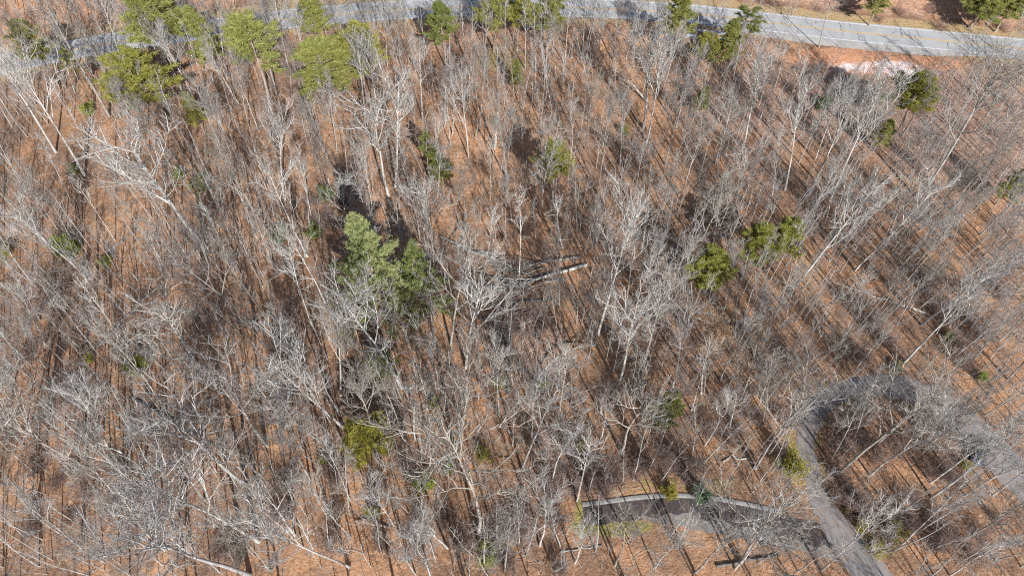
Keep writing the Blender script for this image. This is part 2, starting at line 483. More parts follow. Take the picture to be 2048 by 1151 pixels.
# ------------------------------------------------------------------ branching growth (vectorised)
def unit(v): return v / np.maximum(np.linalg.norm(v, axis=-1, keepdims=True), 1e-9)
def grow(rg, S, D, L, R0, K, wig, trop, tip=0.3):
    """S,D (n,3) starts and directions, L,R0 (n,) -> points (n,K+1,3), radii (n,K+1)"""
    n = len(S); P = np.zeros((n, K + 1, 3)); P[:, 0] = S; d = unit(D)
    for k in range(K):
        d = unit(d + rg.normal(0, wig, (n, 3)) + np.array([0, 0, trop]))
        P[:, k + 1] = P[:, k] + d * (L / K)[:, None]
    t = np.linspace(0, 1, K + 1)
    return P, R0[:, None] * (1 - (1 - tip) * t ** 0.85)[None]
def kids(rg, P, Rr, L, n, t0, t1, ang, lf, rf, up=0.25):
    """n side branches on every branch of a level"""
    m, K1, _ = P.shape; K = K1 - 1
    base = (np.arange(n)[None] + rg.uniform(0, 1, (m, n))) / n
    t = (t0 + (t1 - t0) * base) * K
    i = np.minimum(t.astype(int), K - 1); f = t - i
    mi = np.arange(m)[:, None]
    S = P[mi, i] * (1 - f)[..., None] + P[mi, i + 1] * f[..., None]
    rr = Rr[mi, i] * (1 - f) + Rr[mi, i + 1] * f
    d = unit(P[mi, i + 1] - P[mi, i])
    q = rg.normal(0, 1, (m, n, 3)); q[..., 2] += up
    q = unit(q - d * (q * d).sum(-1, keepdims=True))
    a = np.radians(rg.normal(ang, 10, (m, n)))[..., None]
    D = d * np.cos(a) + q * np.sin(a)
    ln = L[:, None] * rg.uniform(lf[0], lf[1], (m, n)) * (1.0 - 0.5 * (t / K))
    return S.reshape(-1, 3), D.reshape(-1, 3), ln.ravel(), (rr * rf).ravel()
def tubes(P, Rr, sides):
    n, K, _ = P.shape
    T = np.gradient(P, axis=1); T = unit(T)
    ref = np.where(np.abs(T[:, :1, 2:3]) > 0.8, np.array([1.0, 0.13, 0]), np.array([0.0, 0.1, 1.0]))
    A = unit(np.cross(T, np.broadcast_to(ref, T.shape))); B = np.cross(T, A)
    an = np.arange(sides) * 2 * PI / sides
    V = P[:, :, None] + Rr[:, :, None, None] * (A[:, :, None] * np.cos(an)[None, None, :, None] + B[:, :, None] * np.sin(an)[None, None, :, None])
    idx = np.arange(n * K * sides).reshape(n, K, sides)
    a = idx[:, :-1]; b = idx[:, 1:]
    F = np.stack([a, np.roll(a, -1, 2), np.roll(b, -1, 2), b], -1).reshape(-1, 4)
    return V.reshape(-1, 3), F
def join(parts):
    Vs, Fs, o = [], [], 0
    for V, F in parts:
        Vs.append(V); Fs.append(F + o); o += len(V)
    return np.concatenate(Vs), np.concatenate(Fs)
def floor_rad(Rr, lo): return np.maximum(Rr, lo)

TH = 20.0     # every tree template is 20 m tall and is scaled when placed
STY = {
 # trunk share, wobble, base radius, limb count, limb start, limb angle, limb length, limb tropism, limb wiggle
 'v': dict(tr=0.88, wob=0.018, r0=0.18, nl=9, t0=0.46, t1=0.94, ang=35, lf=(0.36, 0.58), trop=0.10, wig=0.10, n2=7, n3=5, n4=3),
 'm': dict(tr=0.84, wob=0.035, r0=0.145, nl=10, t0=0.42, t1=0.96, ang=43, lf=(0.32, 0.52), trop=0.08, wig=0.13, n2=7, n3=5, n4=3),
 's': dict(tr=0.60, wob=0.050, r0=0.18, nl=8, t0=0.46, t1=0.98, ang=44, lf=(0.42, 0.72), trop=0.07, wig=0.17, n2=7, n3=5, n4=3),
 'p': dict(tr=0.95, wob=0.014, r0=0.11, nl=9, t0=0.48, t1=0.97, ang=36, lf=(0.13, 0.24), trop=0.10, wig=0.11, n2=4, n3=3, n4=2),
 'f': dict(tr=0.86, wob=0.022, r0=0.16, nl=8, t0=0.50, t1=0.94, ang=33, lf=(0.30, 0.48), trop=0.10, wig=0.10, n2=6, n3=5, n4=3, fork=True),
 'g': dict(tr=0.96, wob=0.05, r0=0.15, nl=8, t0=0.50, t1=0.95, ang=55, lf=(0.10, 0.22), trop=0.05, wig=0.2, n2=3, n3=3, n4=2),
}
def make_template(style, seed):
    q = STY[style]; rg = np.random.default_rng(seed)
    H = TH; K = 14
    D0 = np.array([[rg.normal(0, 0.03), rg.normal(0, 0.03), 1.0]])
    tP, tR = grow(rg, np.zeros((1, 3)), D0, np.array([H * q['tr']]), np.array([q['r0']]), K, q['wob'], 0.02, 0.18)
    tP[0, 0, 2] = -0.5
    tR[0, 0] *= 1.3
    trunkP, trunkR, trunkL = tP, tR, np.array([H * q['tr']])
    # limbs
    S, D, L, Rr = kids(rg, trunkP, trunkR, trunkL, q['nl'], q['t0'], q['t1'], q['ang'], q['lf'], 0.74, 0.0)
    n = len(S)
    az = np.cumsum(rg.normal(2.4, 0.45, n)); a = np.radians(rg.normal(q['ang'], 8, n))
    D = np.stack([np.cos(az) * np.sin(a), np.sin(az) * np.sin(a), np.cos(a)], 1)
    Rr *= rg.uniform(0.75, 1.15, n)
    if q.get('fork'):   # a second leader from low on the trunk
        S[0] = trunkP[0, 5]; L[0] = H * 0.5; Rr[0] = trunkR[0, 5] * 0.85
        D[0] = np.array([math.cos(az[0]) * 0.3, math.sin(az[0]) * 0.3, 1.0])
    lP, lR = grow(rg, S, D, L, Rr, 7, q['wig'], q['trop'], 0.22)
    s2 = kids(rg, lP, lR, L, q['n2'], 0.15, 0.98, 36, (0.42, 0.72), 0.66, 0.5)
    sT = kids(rg, trunkP, trunkR, trunkL * 0.45, 10, 0.72, 1.0, 40, (0.20, 0.36), 0.55, 0.2)
    s2 = [np.concatenate([u, v]) for u, v in zip(s2, sT)]
    p2, r2 = grow(rg, s2[0], s2[1], s2[2], np.clip(s2[3], 0.036, 0.085), 5, q['wig'] * 0.95, 0.07, 0.35)
    s3 = kids(rg, p2, r2, s2[2], q['n3'], 0.15, 1.0, 36, (0.40, 0.72), 0.7, 0.4)
    p3, r3 = grow(rg, s3[0], s3[1], s3[2], np.clip(s3[3], 0.021, 0.032), 3, 0.15, 0.05, 0.5)
    s4 = kids(rg, p3, r3, s3[2], q['n4'], 0.2, 1.0, 36, (0.5, 0.9), 0.8, 0.4)
    p4, r4 = grow(rg, s4[0], s4[1], s4[2], np.full(len(s4[0]), 0.012), 2, 0.16, 0.06, 0.6)
    # the largest limbs are parts of their own, the others join the crown
    big = np.argsort(-L * Rr)[:4 if style not in 'pg' else 0]
    rest = [i for i in range(n) if i not in set(big.tolist())]
    tV, tF = tubes(trunkP, trunkR, 8)
    out = {'style': style, 'trunk': mesh_np('trunk', tV, [(tF, 0)], ['bark'], True)}
    out['limbs'] = [mesh_np('limb', *(lambda v: (v[0], [(v[1], 0)], ['bark'], True))(tubes(lP[i:i + 1], lR[i:i + 1], 6))) for i in big]
    cl = []
    if rest: cl.append(tubes(lP[rest], lR[rest], 5))
    cl.append(tubes(p2, r2, 4)); nb = sum(len(c[1]) for c in cl)
    cl += [tubes(p3, r3, 3), tubes(p4, r4, 3)]
    V, F = join(cl)
    out['crown'] = mesh_np('crown', V, [(F[:nb], 0), (F[nb:], 1)], ['bark', 'twig'], False)
    out['tips'] = p4[:, -1]
    out['top'] = max(V[:, 2].max(), tV[:, 2].max())
    return out

TPL = {}
for sty, cnt in (('v', 15), ('m', 11), ('s', 11), ('p', 7), ('f', 6), ('g', 4)):
    TPL[sty] = [make_template(sty, 100 + 17 * i + ord(sty)) for i in range(cnt)]

TREES = []       # (object, base, style) for the labels afterwards
BARK_TINTS = [(1.0, 1.0, 1.0), (1.10, 1.09, 1.08), (0.88, 0.87, 0.87), (0.92, 0.89, 0.85), (1.05, 1.0, 0.94), (0.78, 0.75, 0.73), (1.15, 1.14, 1.12), (0.9, 0.88, 0.88), (1.0, 0.99, 0.97), (0.62, 0.59, 0.57), (0.74, 0.72, 0.71), (1.08, 1.08, 1.08), (0.84, 0.84, 0.86), (0.52, 0.47, 0.43), (0.66, 0.62, 0.57), (0.80, 0.76, 0.70)]
rnd = random.Random(11)
def put_tree(base, h, lean=(0, 0), style='v', tint=None, spin=None, tpl=None, wide=1.0, name='bare_tree', roll=None):
    t = tpl or rnd.choice(TPL[style])
    e = empty(name, base)
    s = h / t['top']
    spin = rnd.uniform(0, 2 * PI) if spin is None else spin
    z = Vector((lean[0], lean[1], 1)).normalized()
    q = Vector((0, 0, 1)).rotation_difference(z)
    e.rotation_mode = 'QUATERNION'
    e.rotation_quaternion = q @ Matrix.Rotation(spin, 3, 'Z').to_quaternion()
    w = s * wide
    e.scale = (w, w, s)
    tint = tint or rnd.choice(BARK_TINTS)
    c = (tint[0], tint[1], tint[2], 1)
    for nm, me in [('trunk', t['trunk'])] + [('limb', l) for l in t['limbs']] + [('crown', t['crown'])]:
        o = link(nm, me, e); o.color = c
    return e

def solve_tree(bx, by, tx, ty):
    """base pixel and top pixel -> base point, height, lean"""
    B = at(bx, by); C = np.array([0, 0, CAM_H]); r = ray(tx, ty)
    # point on the ray nearest to the vertical through B
    a = r[:2]; t = float(((B[:2] - C[:2]) @ a) / (a @ a))
    P = C + r * t
    h = P[2] - B[2]; off = (P[:2] - B[:2])
    if h < 4: h = 4.0
    lean = off / h
    m = np.linalg.norm(lean)
    if m > 0.22: lean *= 0.22 / m
    return B, h * math.sqrt(1 + float(lean @ lean)), lean

# trees read off the photograph: base pixel, top pixel, style, width factor
HAND = [
 (170,351,15,62,'v',1.0),(219,233,60,-30,'v',1.1),(112,305,-40,60,'v',1),(365,184,300,45,'v',.9),(393,208,318,40,'v',.8),(379,181,345,70,'f',.8),
 (261,92,205,-40,'v',.8),(222,102,148,-40,'v',.9),(476,205,395,70,'s',.8),(553,188,512,0,'v',1.1),(590,70,560,-30,'v',.8),(414,505,235,205,'v',1.35),
 (570,400,525,205,'v',1),(535,463,400,255,'s',.8),(615,512,535,320,'f',1),(518,662,385,480,'m',1),(170,550,0,395,'v',1.1),(264,623,182,540,'p',1),
 (271,714,175,590,'p',1),(95,745,125,570,'s',.9),(440,785,295,660,'v',1.2),(682,790,655,640,'v',.9),(660,625,590,480,'m',.8),(674,300,650,170,'m',.9),
 (622,430,600,290,'f',.9),(777,392,725,170,'s',1.0),(791,372,795,140,'v',1.2),(1287,258,1320,20,'v',1.25),(1294,285,1345,60,'v',1.0),(1014,358,1012,180,'v',1.1),
 (937,316,925,145,'f',.8),(1229,222,1233,90,'p',1),(868,323,912,205,'f',1),(1195,390,1218,190,'m',.8),(1038,557,1041,378,'p',1.1),(1125,495,1082,350,'g',1.3),
 (958,600,985,450,'p',1.1),(902,690,902,490,'m',.9),(932,735,955,565,'f',1),(1110,612,1110,480,'s',.6),(1195,668,1247,370,'v',.9),(1288,727,1335,545,'v',1),
 (1235,776,1275,595,'v',1),(802,776,738,590,'v',1),(1295,640,1312,530,'m',.9),(1345,775,1370,630,'m',.8),(868,530,855,360,'m',.9),(858,532,850,390,'p',1),(840,480,822,350,'v',.9),
 (1391,533,1440,345,'s',.9),(1581,588,1700,385,'v',.9),(1567,653,1612,545,'m',.8),(1709,540,1870,345,'v',1),(1814,561,1905,455,'p',1),(1981,564,2075,470,'v',.9),
 (1842,650,2010,500,'v',.9),(1803,731,1985,575,'v',.9),(1696,724,1768,640,'m',.7),(1716,731,1770,660,'s',.7),(2015,759,2130,660,'v',1),(1379,637,1418,560,'p',1),
 (1508,712,1545,600,'s',1.25),(1956,662,2085,575,'v',.9),(1741,460,1815,355,'p',1.1),(1570,380,1618,130,'s',.7),(1619,385,1740,150,'v',1),(1630,320,1672,170,'v',.8),
 (1740,395,1845,220,'m',.8),(1662,395,1810,135,'v',.9),(1835,398,2030,110,'v',1.15),(1487,295,1550,90,'v',1),(1352,146,1368,60,'v',.8),(1545,390,1560,255,'m',.8),
 (176,937,-20,810,'v',1),(243,1003,130,900,'m',.9),(255,949,145,800,'v',.9),(518,1081,300,900,'v',1.05),(521,987,335,855,'v',1.15),(553,980,470,905,'p',1.2),
 (660,893,545,815,'v',1.1),(688,855,570,715,'v',1.1),(683,880,600,760,'p',1),(532,890,400,735,'v',1.1),(132,892,115,775,'s',.9),(75,1012,-60,900,'v',1),
 (700,1133,530,1075,'s',.8),(500,1150,285,1050,'v',1.1),(163,1095,40,1000,'v',.9),(292,921,245,800,'p',1),(240,859,160,775,'m',.8),(913,905,880,750,'s',1.2),
 (1043,939,1105,795,'s',.85),(1104,963,1140,850,'m',.9),(958,1070,958,905,'s',1.05),(1243,907,1290,760,'s',.8),(755,880,722,745,'v',.9),(895,1095,830,1030,'s',.8),
 (1154,1001,1187,890,'p',1),(1511,935,1640,715,'s',.75),(1676,947,1865,740,'v',.9),(1666,911,1742,810,'m',.6),(1409,890,1460,785,'s',.7),(1862,994,2030,880,'v',.9),
 (1860,965,2010,845,'m',.8),(1985,990,2110,900,'v',.9),(1803,1088,1945,990,'s',.75),(1910,1090,2060,1000,'v',.8),(1643,1140,1755,1040,'s',.8),(1480,1125,1620,1005,'s',1.0),
 (1525,852,1548,740,'m',.9),(1383,820,1425,700,'p',1.1),(1740,950,1895,830,'m',.8),(1988,1035,2140,960,'v',.9),(1470,1137,1570,1040,'m',.7),
 (20,800,-30,640,'v',1),(60,860,0,730,'v',1),(90,690,40,560,'m',1),(330,820,230,690,'m',1),(615,760,560,640,'m',.9),(630,660,570,520,'p',1.2),(600,590,555,470,'p',1),
 (345,560,255,420,'p',1.2),(440,600,365,470,'p',1.1),(470,545,410,410,'p',1.1),(80,640,10,520,'p',1.1),(150,420,60,270,'p',1.2),(130,480,40,330,'v',.8),(230,480,150,350,'p',1),
 (60,560,-30,440,'m',1),(300,300,220,150,'m',1),(340,330,260,200,'v',.9),(440,290,380,150,'m',1),(480,330,420,200,'v',.9),(500,260,460,110,'m',.9),(730,230,700,60,'v',.9),
 (755,250,735,60,'v',1),(820,170,800,20,'v',.8),(845,240,835,80,'v',.9),(905,270,895,110,'m',.9),(960,250,955,90,'m',.8),(1140,330,1150,180,'m',.8),(1170,300,1185,150,'m',.9),
 (1240,330,1262,160,'v',.9),(1330,330,1370,160,'v',1),(1360,400,1400,240,'v',1),(1430,330,1480,170,'m',1),(1460,430,1520,290,'m',.9),(1320,440,1350,300,'s',.6),(1380,470,1420,330,'m',1),
 (1500,470,1570,330,'v',.8),(1600,470,1690,320,'v',.9),(1650,480,1740,350,'m',.8),(1760,420,1880,260,'v',1),(1900,420,2040,250,'v',1),(1960,470,2090,330,'v',.9),(1860,500,1990,370,'v',.8),
 (1780,630,1880,520,'m',.9),(1660,650,1740,560,'m',.8),(1620,740,1700,650,'s',.6),(1900,720,2010,630,'v',.8),(1970,830,2090,740,'m',.8),(1890,860,2000,770,'m',.8),
 (1560,800,1610,700,'m',.9),(1480,800,1530,690,'m',.8),(1440,760,1480,640,'v',.7),(1330,850,1365,745,'m',.9),(1190,860,1210,760,'s',.7),(1120,820,1140,700,'m',.9),(1000,830,1000,700,'m',.9),
 (1060,890,1070,780,'s',.6),(830,880,800,770,'m',.9),(620,960,555,850,'m',1),(590,1070,510,980,'s',.7),(410,1000,320,890,'m',.9),(330,1100,230,1000,'m',.9),(420,1120,330,1040,'s',.7),
 (660,1040,610,950,'m',.8),(800,1070,770,980,'s',.7),(1080,1090,1095,1000,'s',.7),(1010,1140,1015,1060,'m',.9),(1150,1125,1185,1050,'s',.7),(860,1150,840,1070,'s',.8),(1230,1130,1265,1050,'s',.7),
 (1310,1135,1360,1050,'s',.8),(1390,1145,1460,1065,'s',.7),(700,1000,660,900,'p',1.1),(540,1140,450,1060,'m',.9),(260,1150,150,1070,'m',.9),(1990,1120,2130,1060,'m',.9),(1900,1150,2030,1085,'s',.8),
 (40,190,-40,20,'v',1),(95,200,25,20,'v',.9),(150,185,85,10,'v',.9),(185,170,130,0,'m',.9),(300,150,245,-20,'v',.9),(330,165,285,0,'v',1),(430,140,395,-10,'v',.9),
 (455,160,420,0,'m',.9),(530,120,505,-30,'v',.9),(575,130,548,-25,'v',1),(610,150,585,0,'f',.9),(660,110,640,-40,'v',.9),(690,130,670,-20,'v',1),(740,120,722,-40,'v',1),(775,135,760,-20,'v',.9),
 (800,110,788,-40,'v',.9),(850,120,840,-30,'p',1.2),(900,130,893,-10,'v',.8),(930,115,925,-40,'p',1.2),(970,140,966,0,'p',1.2),(1010,120,1009,-30,'p',1.2),(1050,140,1051,0,'p',1.2),(1085,120,1088,-30,'p',1.2),
 (1130,130,1137,-20,'p',1.2),(1165,115,1174,-40,'p',1.2),(1190,140,1202,0,'v',.8),(1225,120,1240,-30,'v',.9),(1265,110,1284,-30,'m',.9),(1310,120,1333,-10,'v',.8),(245,130,190,-30,'v',.9),
 (1700,330,1790,190,'m',.9),(1560,470,1625,350,'p',1.2),(1680,600,1770,490,'p',1.2),(1750,560,1850,440,'p',1.2),(1840,460,1960,320,'v',.8),(1930,600,2050,500,'p',1.2),(1870,780,1970,690,'p',1.2),
 (1500,590,1545,480,'p',1.2),(1450,600,1490,490,'m',.8),(1640,570,1720,460,'p',1.2),(1800,520,1920,400,'v',.8),(1920,520,2060,400,'v',.8),(1720,650,1810,550,'v',.7),(1590,720,1650,620,'p',1.2),
 (1540,560,1590,450,'p',1.2),(2000,680,2120,580,'v',.8),(1690,850,1770,750,'m',.7),(1750,890,1850,790,'p',1.2),(1830,920,1940,820,'v',.7),(1930,990,2060,900,'p',1.2),(1840,1060,1960,970,'v',.7),
 (1080,680,1100,570,'m',.8),(1150,700,1180,580,'m',.9),(1180,560,1205,440,'m',.8),(1010,480,1010,350,'p',1),(930,450,925,320,'m',.8),(980,400,980,280,'p',1),(1080,430,1090,300,'m',.8),
 (1110,400,1120,270,'p',1.1),(700,480,655,350,'m',.9),(745,420,715,290,'m',.9),(660,400,625,270,'m',.9),(1240,520,1275,400,'m',.9),(1300,480,1345,350,'m',.8),(1270,600,1300,480,'m',.8),(1350,600,1390,480,'m',.7),
]
ROAD_KEEP = [(HW, 6.0), (DR, 2.4), (LW, 2.6)]
bases = []
for k, (bx, by, tx, ty, sty, wd) in enumerate(HAND):
    B, h, lean = solve_tree(bx, by, tx, ty)
    h = min(h * (1.06 if by < 560 else 1.24), 36)
    if sty == 's' and by > 640 and k % 2: sty = 'm'
    e = put_tree(B, h, lean, sty, wide=wd * (.88 if sty == 's' else 1.0), tint=(1.18, 1.17, 1.15) if k < 75 and k % 2 == 0 else None)
    TREES.append((e, B, sty)); bases.append(B[:2])

# ------------------------------------------------------------------ more trees between them
def clear_of_roads(x, y, extra=0.0):
    for P, d in ROAD_KEEP:
        if ((P[:, 0] - x) ** 2 + (P[:, 1] - y) ** 2).min() < (d + extra) ** 2: return False
    if x > 8 and y > 110 and hw_signed(np.array([x]), np.array([y]))[0] > 0: return False
    return True
def fill(n, dmin, box, test, tries=60000, seed=1, pts=None):
    """scatter that keeps its distance"""
    r = random.Random(seed); out = []; pts = [tuple(b) for b in (pts or [])]
    cell = {}
    def key(x, y): return (int(x // dmin), int(y // dmin))
    for p in pts: cell.setdefault(key(*p), []).append(p)
    for _ in range(tries):
        if len(out) >= n: break
        x = r.uniform(box[0], box[1]); y = r.uniform(box[2], box[3])
        if not test(x, y): continue
        kx, ky = key(x, y)
        if any((x - a) ** 2 + (y - b) ** 2 < dmin * dmin for i in (-1, 0, 1) for j in (-1, 0, 1) for a, b in cell.get((kx + i, ky + j), [])): continue
        cell.setdefault((kx, ky), []).append((x, y)); out.append((x, y))
    return out
def in_view(x, y, mx=0, top=0, bot=0):
    if y < 8: return False
    p = proj((x, y, 0)); return -mx < p[0] < 2048 + mx and -top < p[1] < 1151 + bot
CLEARING = [(1740, 140, 26, 6.5), (700, 640, 3, 3)]
CL = [(at(a, b), rx, ry) for a, b, rx, ry in CLEARING]
# leafy openings where the photograph shows the bare forest floor
CL2 = [(at(a, b), rx, ry) for a, b, rx, ry in [(150, 300, 11, 9), (330, 630, 8, 6), (230, 430, 6, 5), (925, 365, 6, 6), (1090, 520, 5, 5), (1040, 575, 13, 8), (640, 560, 4, 7), (1905, 1030, 8, 4), (1960, 1060, 6, 4),
       (1700, 590, 7, 4), (1270, 520, 4, 5), (760, 640, 6, 5), (1560, 420, 5, 5), (1440, 880, 6, 4), (340, 800, 6, 4), (1800, 700, 6, 3.5), (1150, 860, 4, 4), (690, 470, 5, 5)]]
def thinned(x, y):
    return any(((x - c[0]) / rx) ** 2 + ((y - c[1]) / ry) ** 2 < 1 for c, rx, ry in CL2) or math.sin(x / 6.1 + 1.3 * math.sin(y / 9.0)) * math.sin(y / 7.3 + x / 21.0) > .72
def open_ground(x, y):
    return any(((x - c[0]) / rx) ** 2 + ((y - c[1]) / ry) ** 2 < 1 for c, rx, ry in CL)
n_more = max(0, 305 - len(HAND))
pts = fill(n_more, 4.6, (-130, 130, 18, 172), lambda x, y: in_view(x, y, 10, 10, 10) and clear_of_roads(x, y, 0.8) and not open_ground(x, y), seed=21, pts=bases)
for x, y in pts:
    sty = rnd.choices('vmpsf', (5, 6, 3, 1.5, 1))[0]
    z = gz(x, y); h = rnd.uniform(12, 23) * (0.9 if sty == 's' else 1)
    if hw_signed(np.array([x]), np.array([y]))[0] > 0: h *= 0.6
    e = put_tree((x, y, z), h, (rnd.gauss(0, .05), rnd.gauss(0, .05)), sty, wide=rnd.uniform(.75, 1.05))
    TREES.append((e, np.array([x, y, z]), sty)); bases.append(np.array([x, y]))

# ------------------------------------------------------------------ saplings: thin single-stem young trees, one mesh each
def sapling_mesh(seed, H=11.0, dense=1.0):
    rg = np.random.default_rng(seed)
    tP, tR = grow(rg, np.zeros((1, 3)), np.array([[rg.normal(0, .05), rg.normal(0, .05), 1]]), np.array([H]), np.array([0.075]), 10, 0.03, 0.02, 0.25)
    s1 = kids(rg, tP, tR, np.array([H]), int(13 * dense), 0.35, 1.0, 40, (0.14, 0.30), 0.6, 0.3)
    p1, r1 = grow(rg, s1[0], s1[1], s1[2], np.clip(s1[3], 0.02, 0.035), 5, 0.12, 0.08, 0.4)
    s2 = kids(rg, p1, r1, s1[2], 5, 0.15, 1.0, 38, (0.4, 0.65), 0.7, 0.4)
    p2, r2 = grow(rg, s2[0], s2[1], s2[2], np.full(len(s2[0]), 0.016), 2, 0.16, 0.06, 0.6)
    s3 = kids(rg, p2, r2, s2[2], 2, 0.2, 1.0, 38, (0.5, 0.8), 0.8, 0.4)
    p3, r3 = grow(rg, s3[0], s3[1], s3[2], np.full(len(s3[0]), 0.0125), 1, 0.16, 0.06, 0.6)
    a = tubes(tP, tR, 5); b = tubes(p1, r1, 3); c = tubes(p2, r2, 3); d = tubes(p3, r3, 3)
    V, F = join([a, b, c, d]); nb = len(a[1]) + len(b[1])
    return mesh_np('sapling', V, [(F[:nb], 0), (F[nb:], 1)], ['bark', 'twig'])
SAP = [sapling_mesh(300 + i, 11.0, (0.5, 0.8, 1.2)[i % 3]) for i in range(18)]
SAPLINGS = []
pts = fill(300, 2.9, (-130, 130, 18, 168), lambda x, y: in_view(x, y, 0, 0, 0) and clear_of_roads(x, y, 0.6) and not open_ground(x, y) and not thinned(x, y), seed=33, pts=bases)
for x, y in pts:
    o = link('sapling', rnd.choice(SAP)); o.location = (x, y, gz(x, y) - 0.05)
    s = rnd.uniform(0.55, 1.35); w = s * rnd.uniform(0.75, 1.1)
    o.scale = (w, w, s); o.rotation_euler = (rnd.gauss(0, .06), rnd.gauss(0, .06), rnd.uniform(0, 6.28))
    t = rnd.choice(BARK_TINTS); o.color = (*t, 1)
    SAPLINGS.append((o, np.array([x, y, 0]))); bases.append(np.array([x, y]))

# ------------------------------------------------------------------ uncounted undergrowth: whips, twigs and sticks on the ground
def merge_stuff(name, items, mats, label, cat):
    Vs, F0, F1, o = [], [], [], 0
    for V, fa, fb in items:
        Vs.append(V); F0.append(fa + o); F1.append(fb + o); o += len(V)
    me = mesh_np(name, np.concatenate(Vs), [(np.concatenate(F0), 0), (np.concatenate(F1), 1)], mats)
    ob = link(name, me); tag(ob, label, cat, kind='stuff'); ob.color = (0.92, 0.9, 0.88, 1); return ob
def spin(V, a, s): 
    c, n = math.cos(a), math.sin(a)
    return np.stack([V[:, 0] * c - V[:, 1] * n, V[:, 0] * n + V[:, 1] * c, V[:, 2]], 1) * s
rg = np.random.default_rng(77)
def scatter(name, pts, srcs, smin, smax, slim, label, cat, lean=.09):
    """uncounted young stems: points that draw copies of the saplings that already stand in the wood"""
    n = len(pts); V = np.array([(x, y, gz(x, y) - .05) for x, y in pts])
    me = bpy.data.meshes.new(name); me.vertices.add(n); me.vertices.foreach_set('co', V.astype(np.float32).ravel())
    rot = np.stack([rg.normal(0, lean, n), rg.normal(0, lean, n), rg.uniform(0, 2 * PI, n)], 1).astype(np.float32)
    sz = rg.uniform(smin, smax, n) ** 1.0; scl = np.stack([sz * slim, sz * slim, sz], 1).astype(np.float32)
    for nm, typ, dat, key in (('rot', 'FLOAT_VECTOR', rot, 'vector'), ('scl', 'FLOAT_VECTOR', scl, 'vector'), ('pick', 'INT', rg.integers(0, len(srcs), n).astype(np.int32), 'value')):
        a = me.attributes.new(nm, typ, 'POINT'); a.data.foreach_set(key, dat.ravel())
    for m in ('bark', 'twig'): me.materials.append(MATS[m])
    ob = link(name, me); tag(ob, label, cat, kind='stuff'); ob.color = (.95, .93, .92, 1)
    g = bpy.data.node_groups.new(name, 'GeometryNodeTree')
    g.interface.new_socket('Geometry', in_out='INPUT', socket_type='NodeSocketGeometry'); g.interface.new_socket('Geometry', in_out='OUTPUT', socket_type='NodeSocketGeometry')
    gi = g.nodes.new('NodeGroupInput'); go = g.nodes.new('NodeGroupOutput'); ip = g.nodes.new('GeometryNodeInstanceOnPoints'); jn = g.nodes.new('GeometryNodeJoinGeometry')
    for o in reversed(srcs):
        oi = g.nodes.new('GeometryNodeObjectInfo'); oi.inputs['Object'].default_value = o; oi.inputs['As Instance'].default_value = True; oi.transform_space = 'ORIGINAL'
        g.links.new(oi.outputs['Geometry'], jn.inputs[0])
    def att(nm, typ):
        a = g.nodes.new('GeometryNodeInputNamedAttribute'); a.data_type = typ; a.inputs['Name'].default_value = nm; return a.outputs['Attribute']
    e2r = g.nodes.new('FunctionNodeEulerToRotation'); g.links.new(att('rot', 'FLOAT_VECTOR'), e2r.inputs[0])
    g.links.new(gi.outputs[0], ip.inputs['Points']); g.links.new(jn.outputs[0], ip.inputs['Instance']); ip.inputs['Pick Instance'].default_value = True
    g.links.new(att('pick', 'INT'), ip.inputs['Instance Index']); g.links.new(e2r.outputs[0], ip.inputs['Rotation']); g.links.new(att('scl', 'FLOAT_VECTOR'), ip.inputs['Scale'])
    g.links.new(ip.outputs[0], go.inputs[0])
    ob.modifiers.new('scatter', 'NODES').node_group = g
    return ob
SRC = []
for m in SAP:
    for o, B in SAPLINGS:
        if o.data == m: SRC.append(o); break
pts = fill(2800, .95, (-135, 135, 16, 172), lambda x, y: in_view(x, y, 20, 10, 20) and clear_of_roads(x, y, 0.3) and not open_ground(x, y) and not thinned(x, y), seed=44, pts=bases)
scatter('undergrowth', pts, SRC[:12], .22, .62, .95, 'thin bare whips and twigs growing all over the woodland floor', 'undergrowth')
pts = fill(700, 1.9, (-130, 130, 18, 168), lambda x, y: in_view(x, y, 10, 10, 10) and clear_of_roads(x, y, 0.8) and not open_ground(x, y) and not thinned(x, y), seed=66, pts=bases)
pts += fill(330, 1.7, (-75, 95, 18, 85), lambda x, y: in_view(x, y, 10, 10, 10) and clear_of_roads(x, y, 0.5) and not thinned(x, y), seed=67, pts=bases + [np.array(p) for p in pts])
scatter('lesser_trees', pts, SRC, .8, 1.65, 1.0, 'smaller bare trees filling the wood between the larger ones', 'woods', .05)
# sticks
n = 5200
sx = rg.uniform(-130, 130, n); sy = rg.uniform(18, 170, n)
ok = np.array([in_view(a, b, 10, 5, 10) for a, b in zip(sx, sy)])
for P, d in ROAD_KEEP: ok &= dist_poly(sx, sy, P)[0] > d - 0.8
sx, sy = sx[ok], sy[ok]
S = np.stack([sx, sy, height(sx, sy) + 0.05], 1); az = rg.uniform(0, 2 * PI, len(S))
D = np.stack([np.cos(az), np.sin(az), rg.uniform(-.02, .10, len(S))], 1)
L = rg.uniform(0.6, 3.4, len(S)); rr = rg.uniform(0.012, 0.04, len(S))
P, Rr = grow(rg, S, D, L, rr, 3, 0.10, 0.0, 0.4)
P[..., 2] = np.maximum(P[..., 2], height(P[..., 0], P[..., 1]) + 0.03)
V, F = tubes(P, Rr, 3)
o = link('fallen_twigs', mesh_np('fallen_twigs', V, [(F, 0)], ['bark'])); o.color = (0.9, 0.86, 0.82, 1)
tag(o, 'fallen twigs and sticks strewn over the orange leaf litter', 'twigs', kind='stuff')

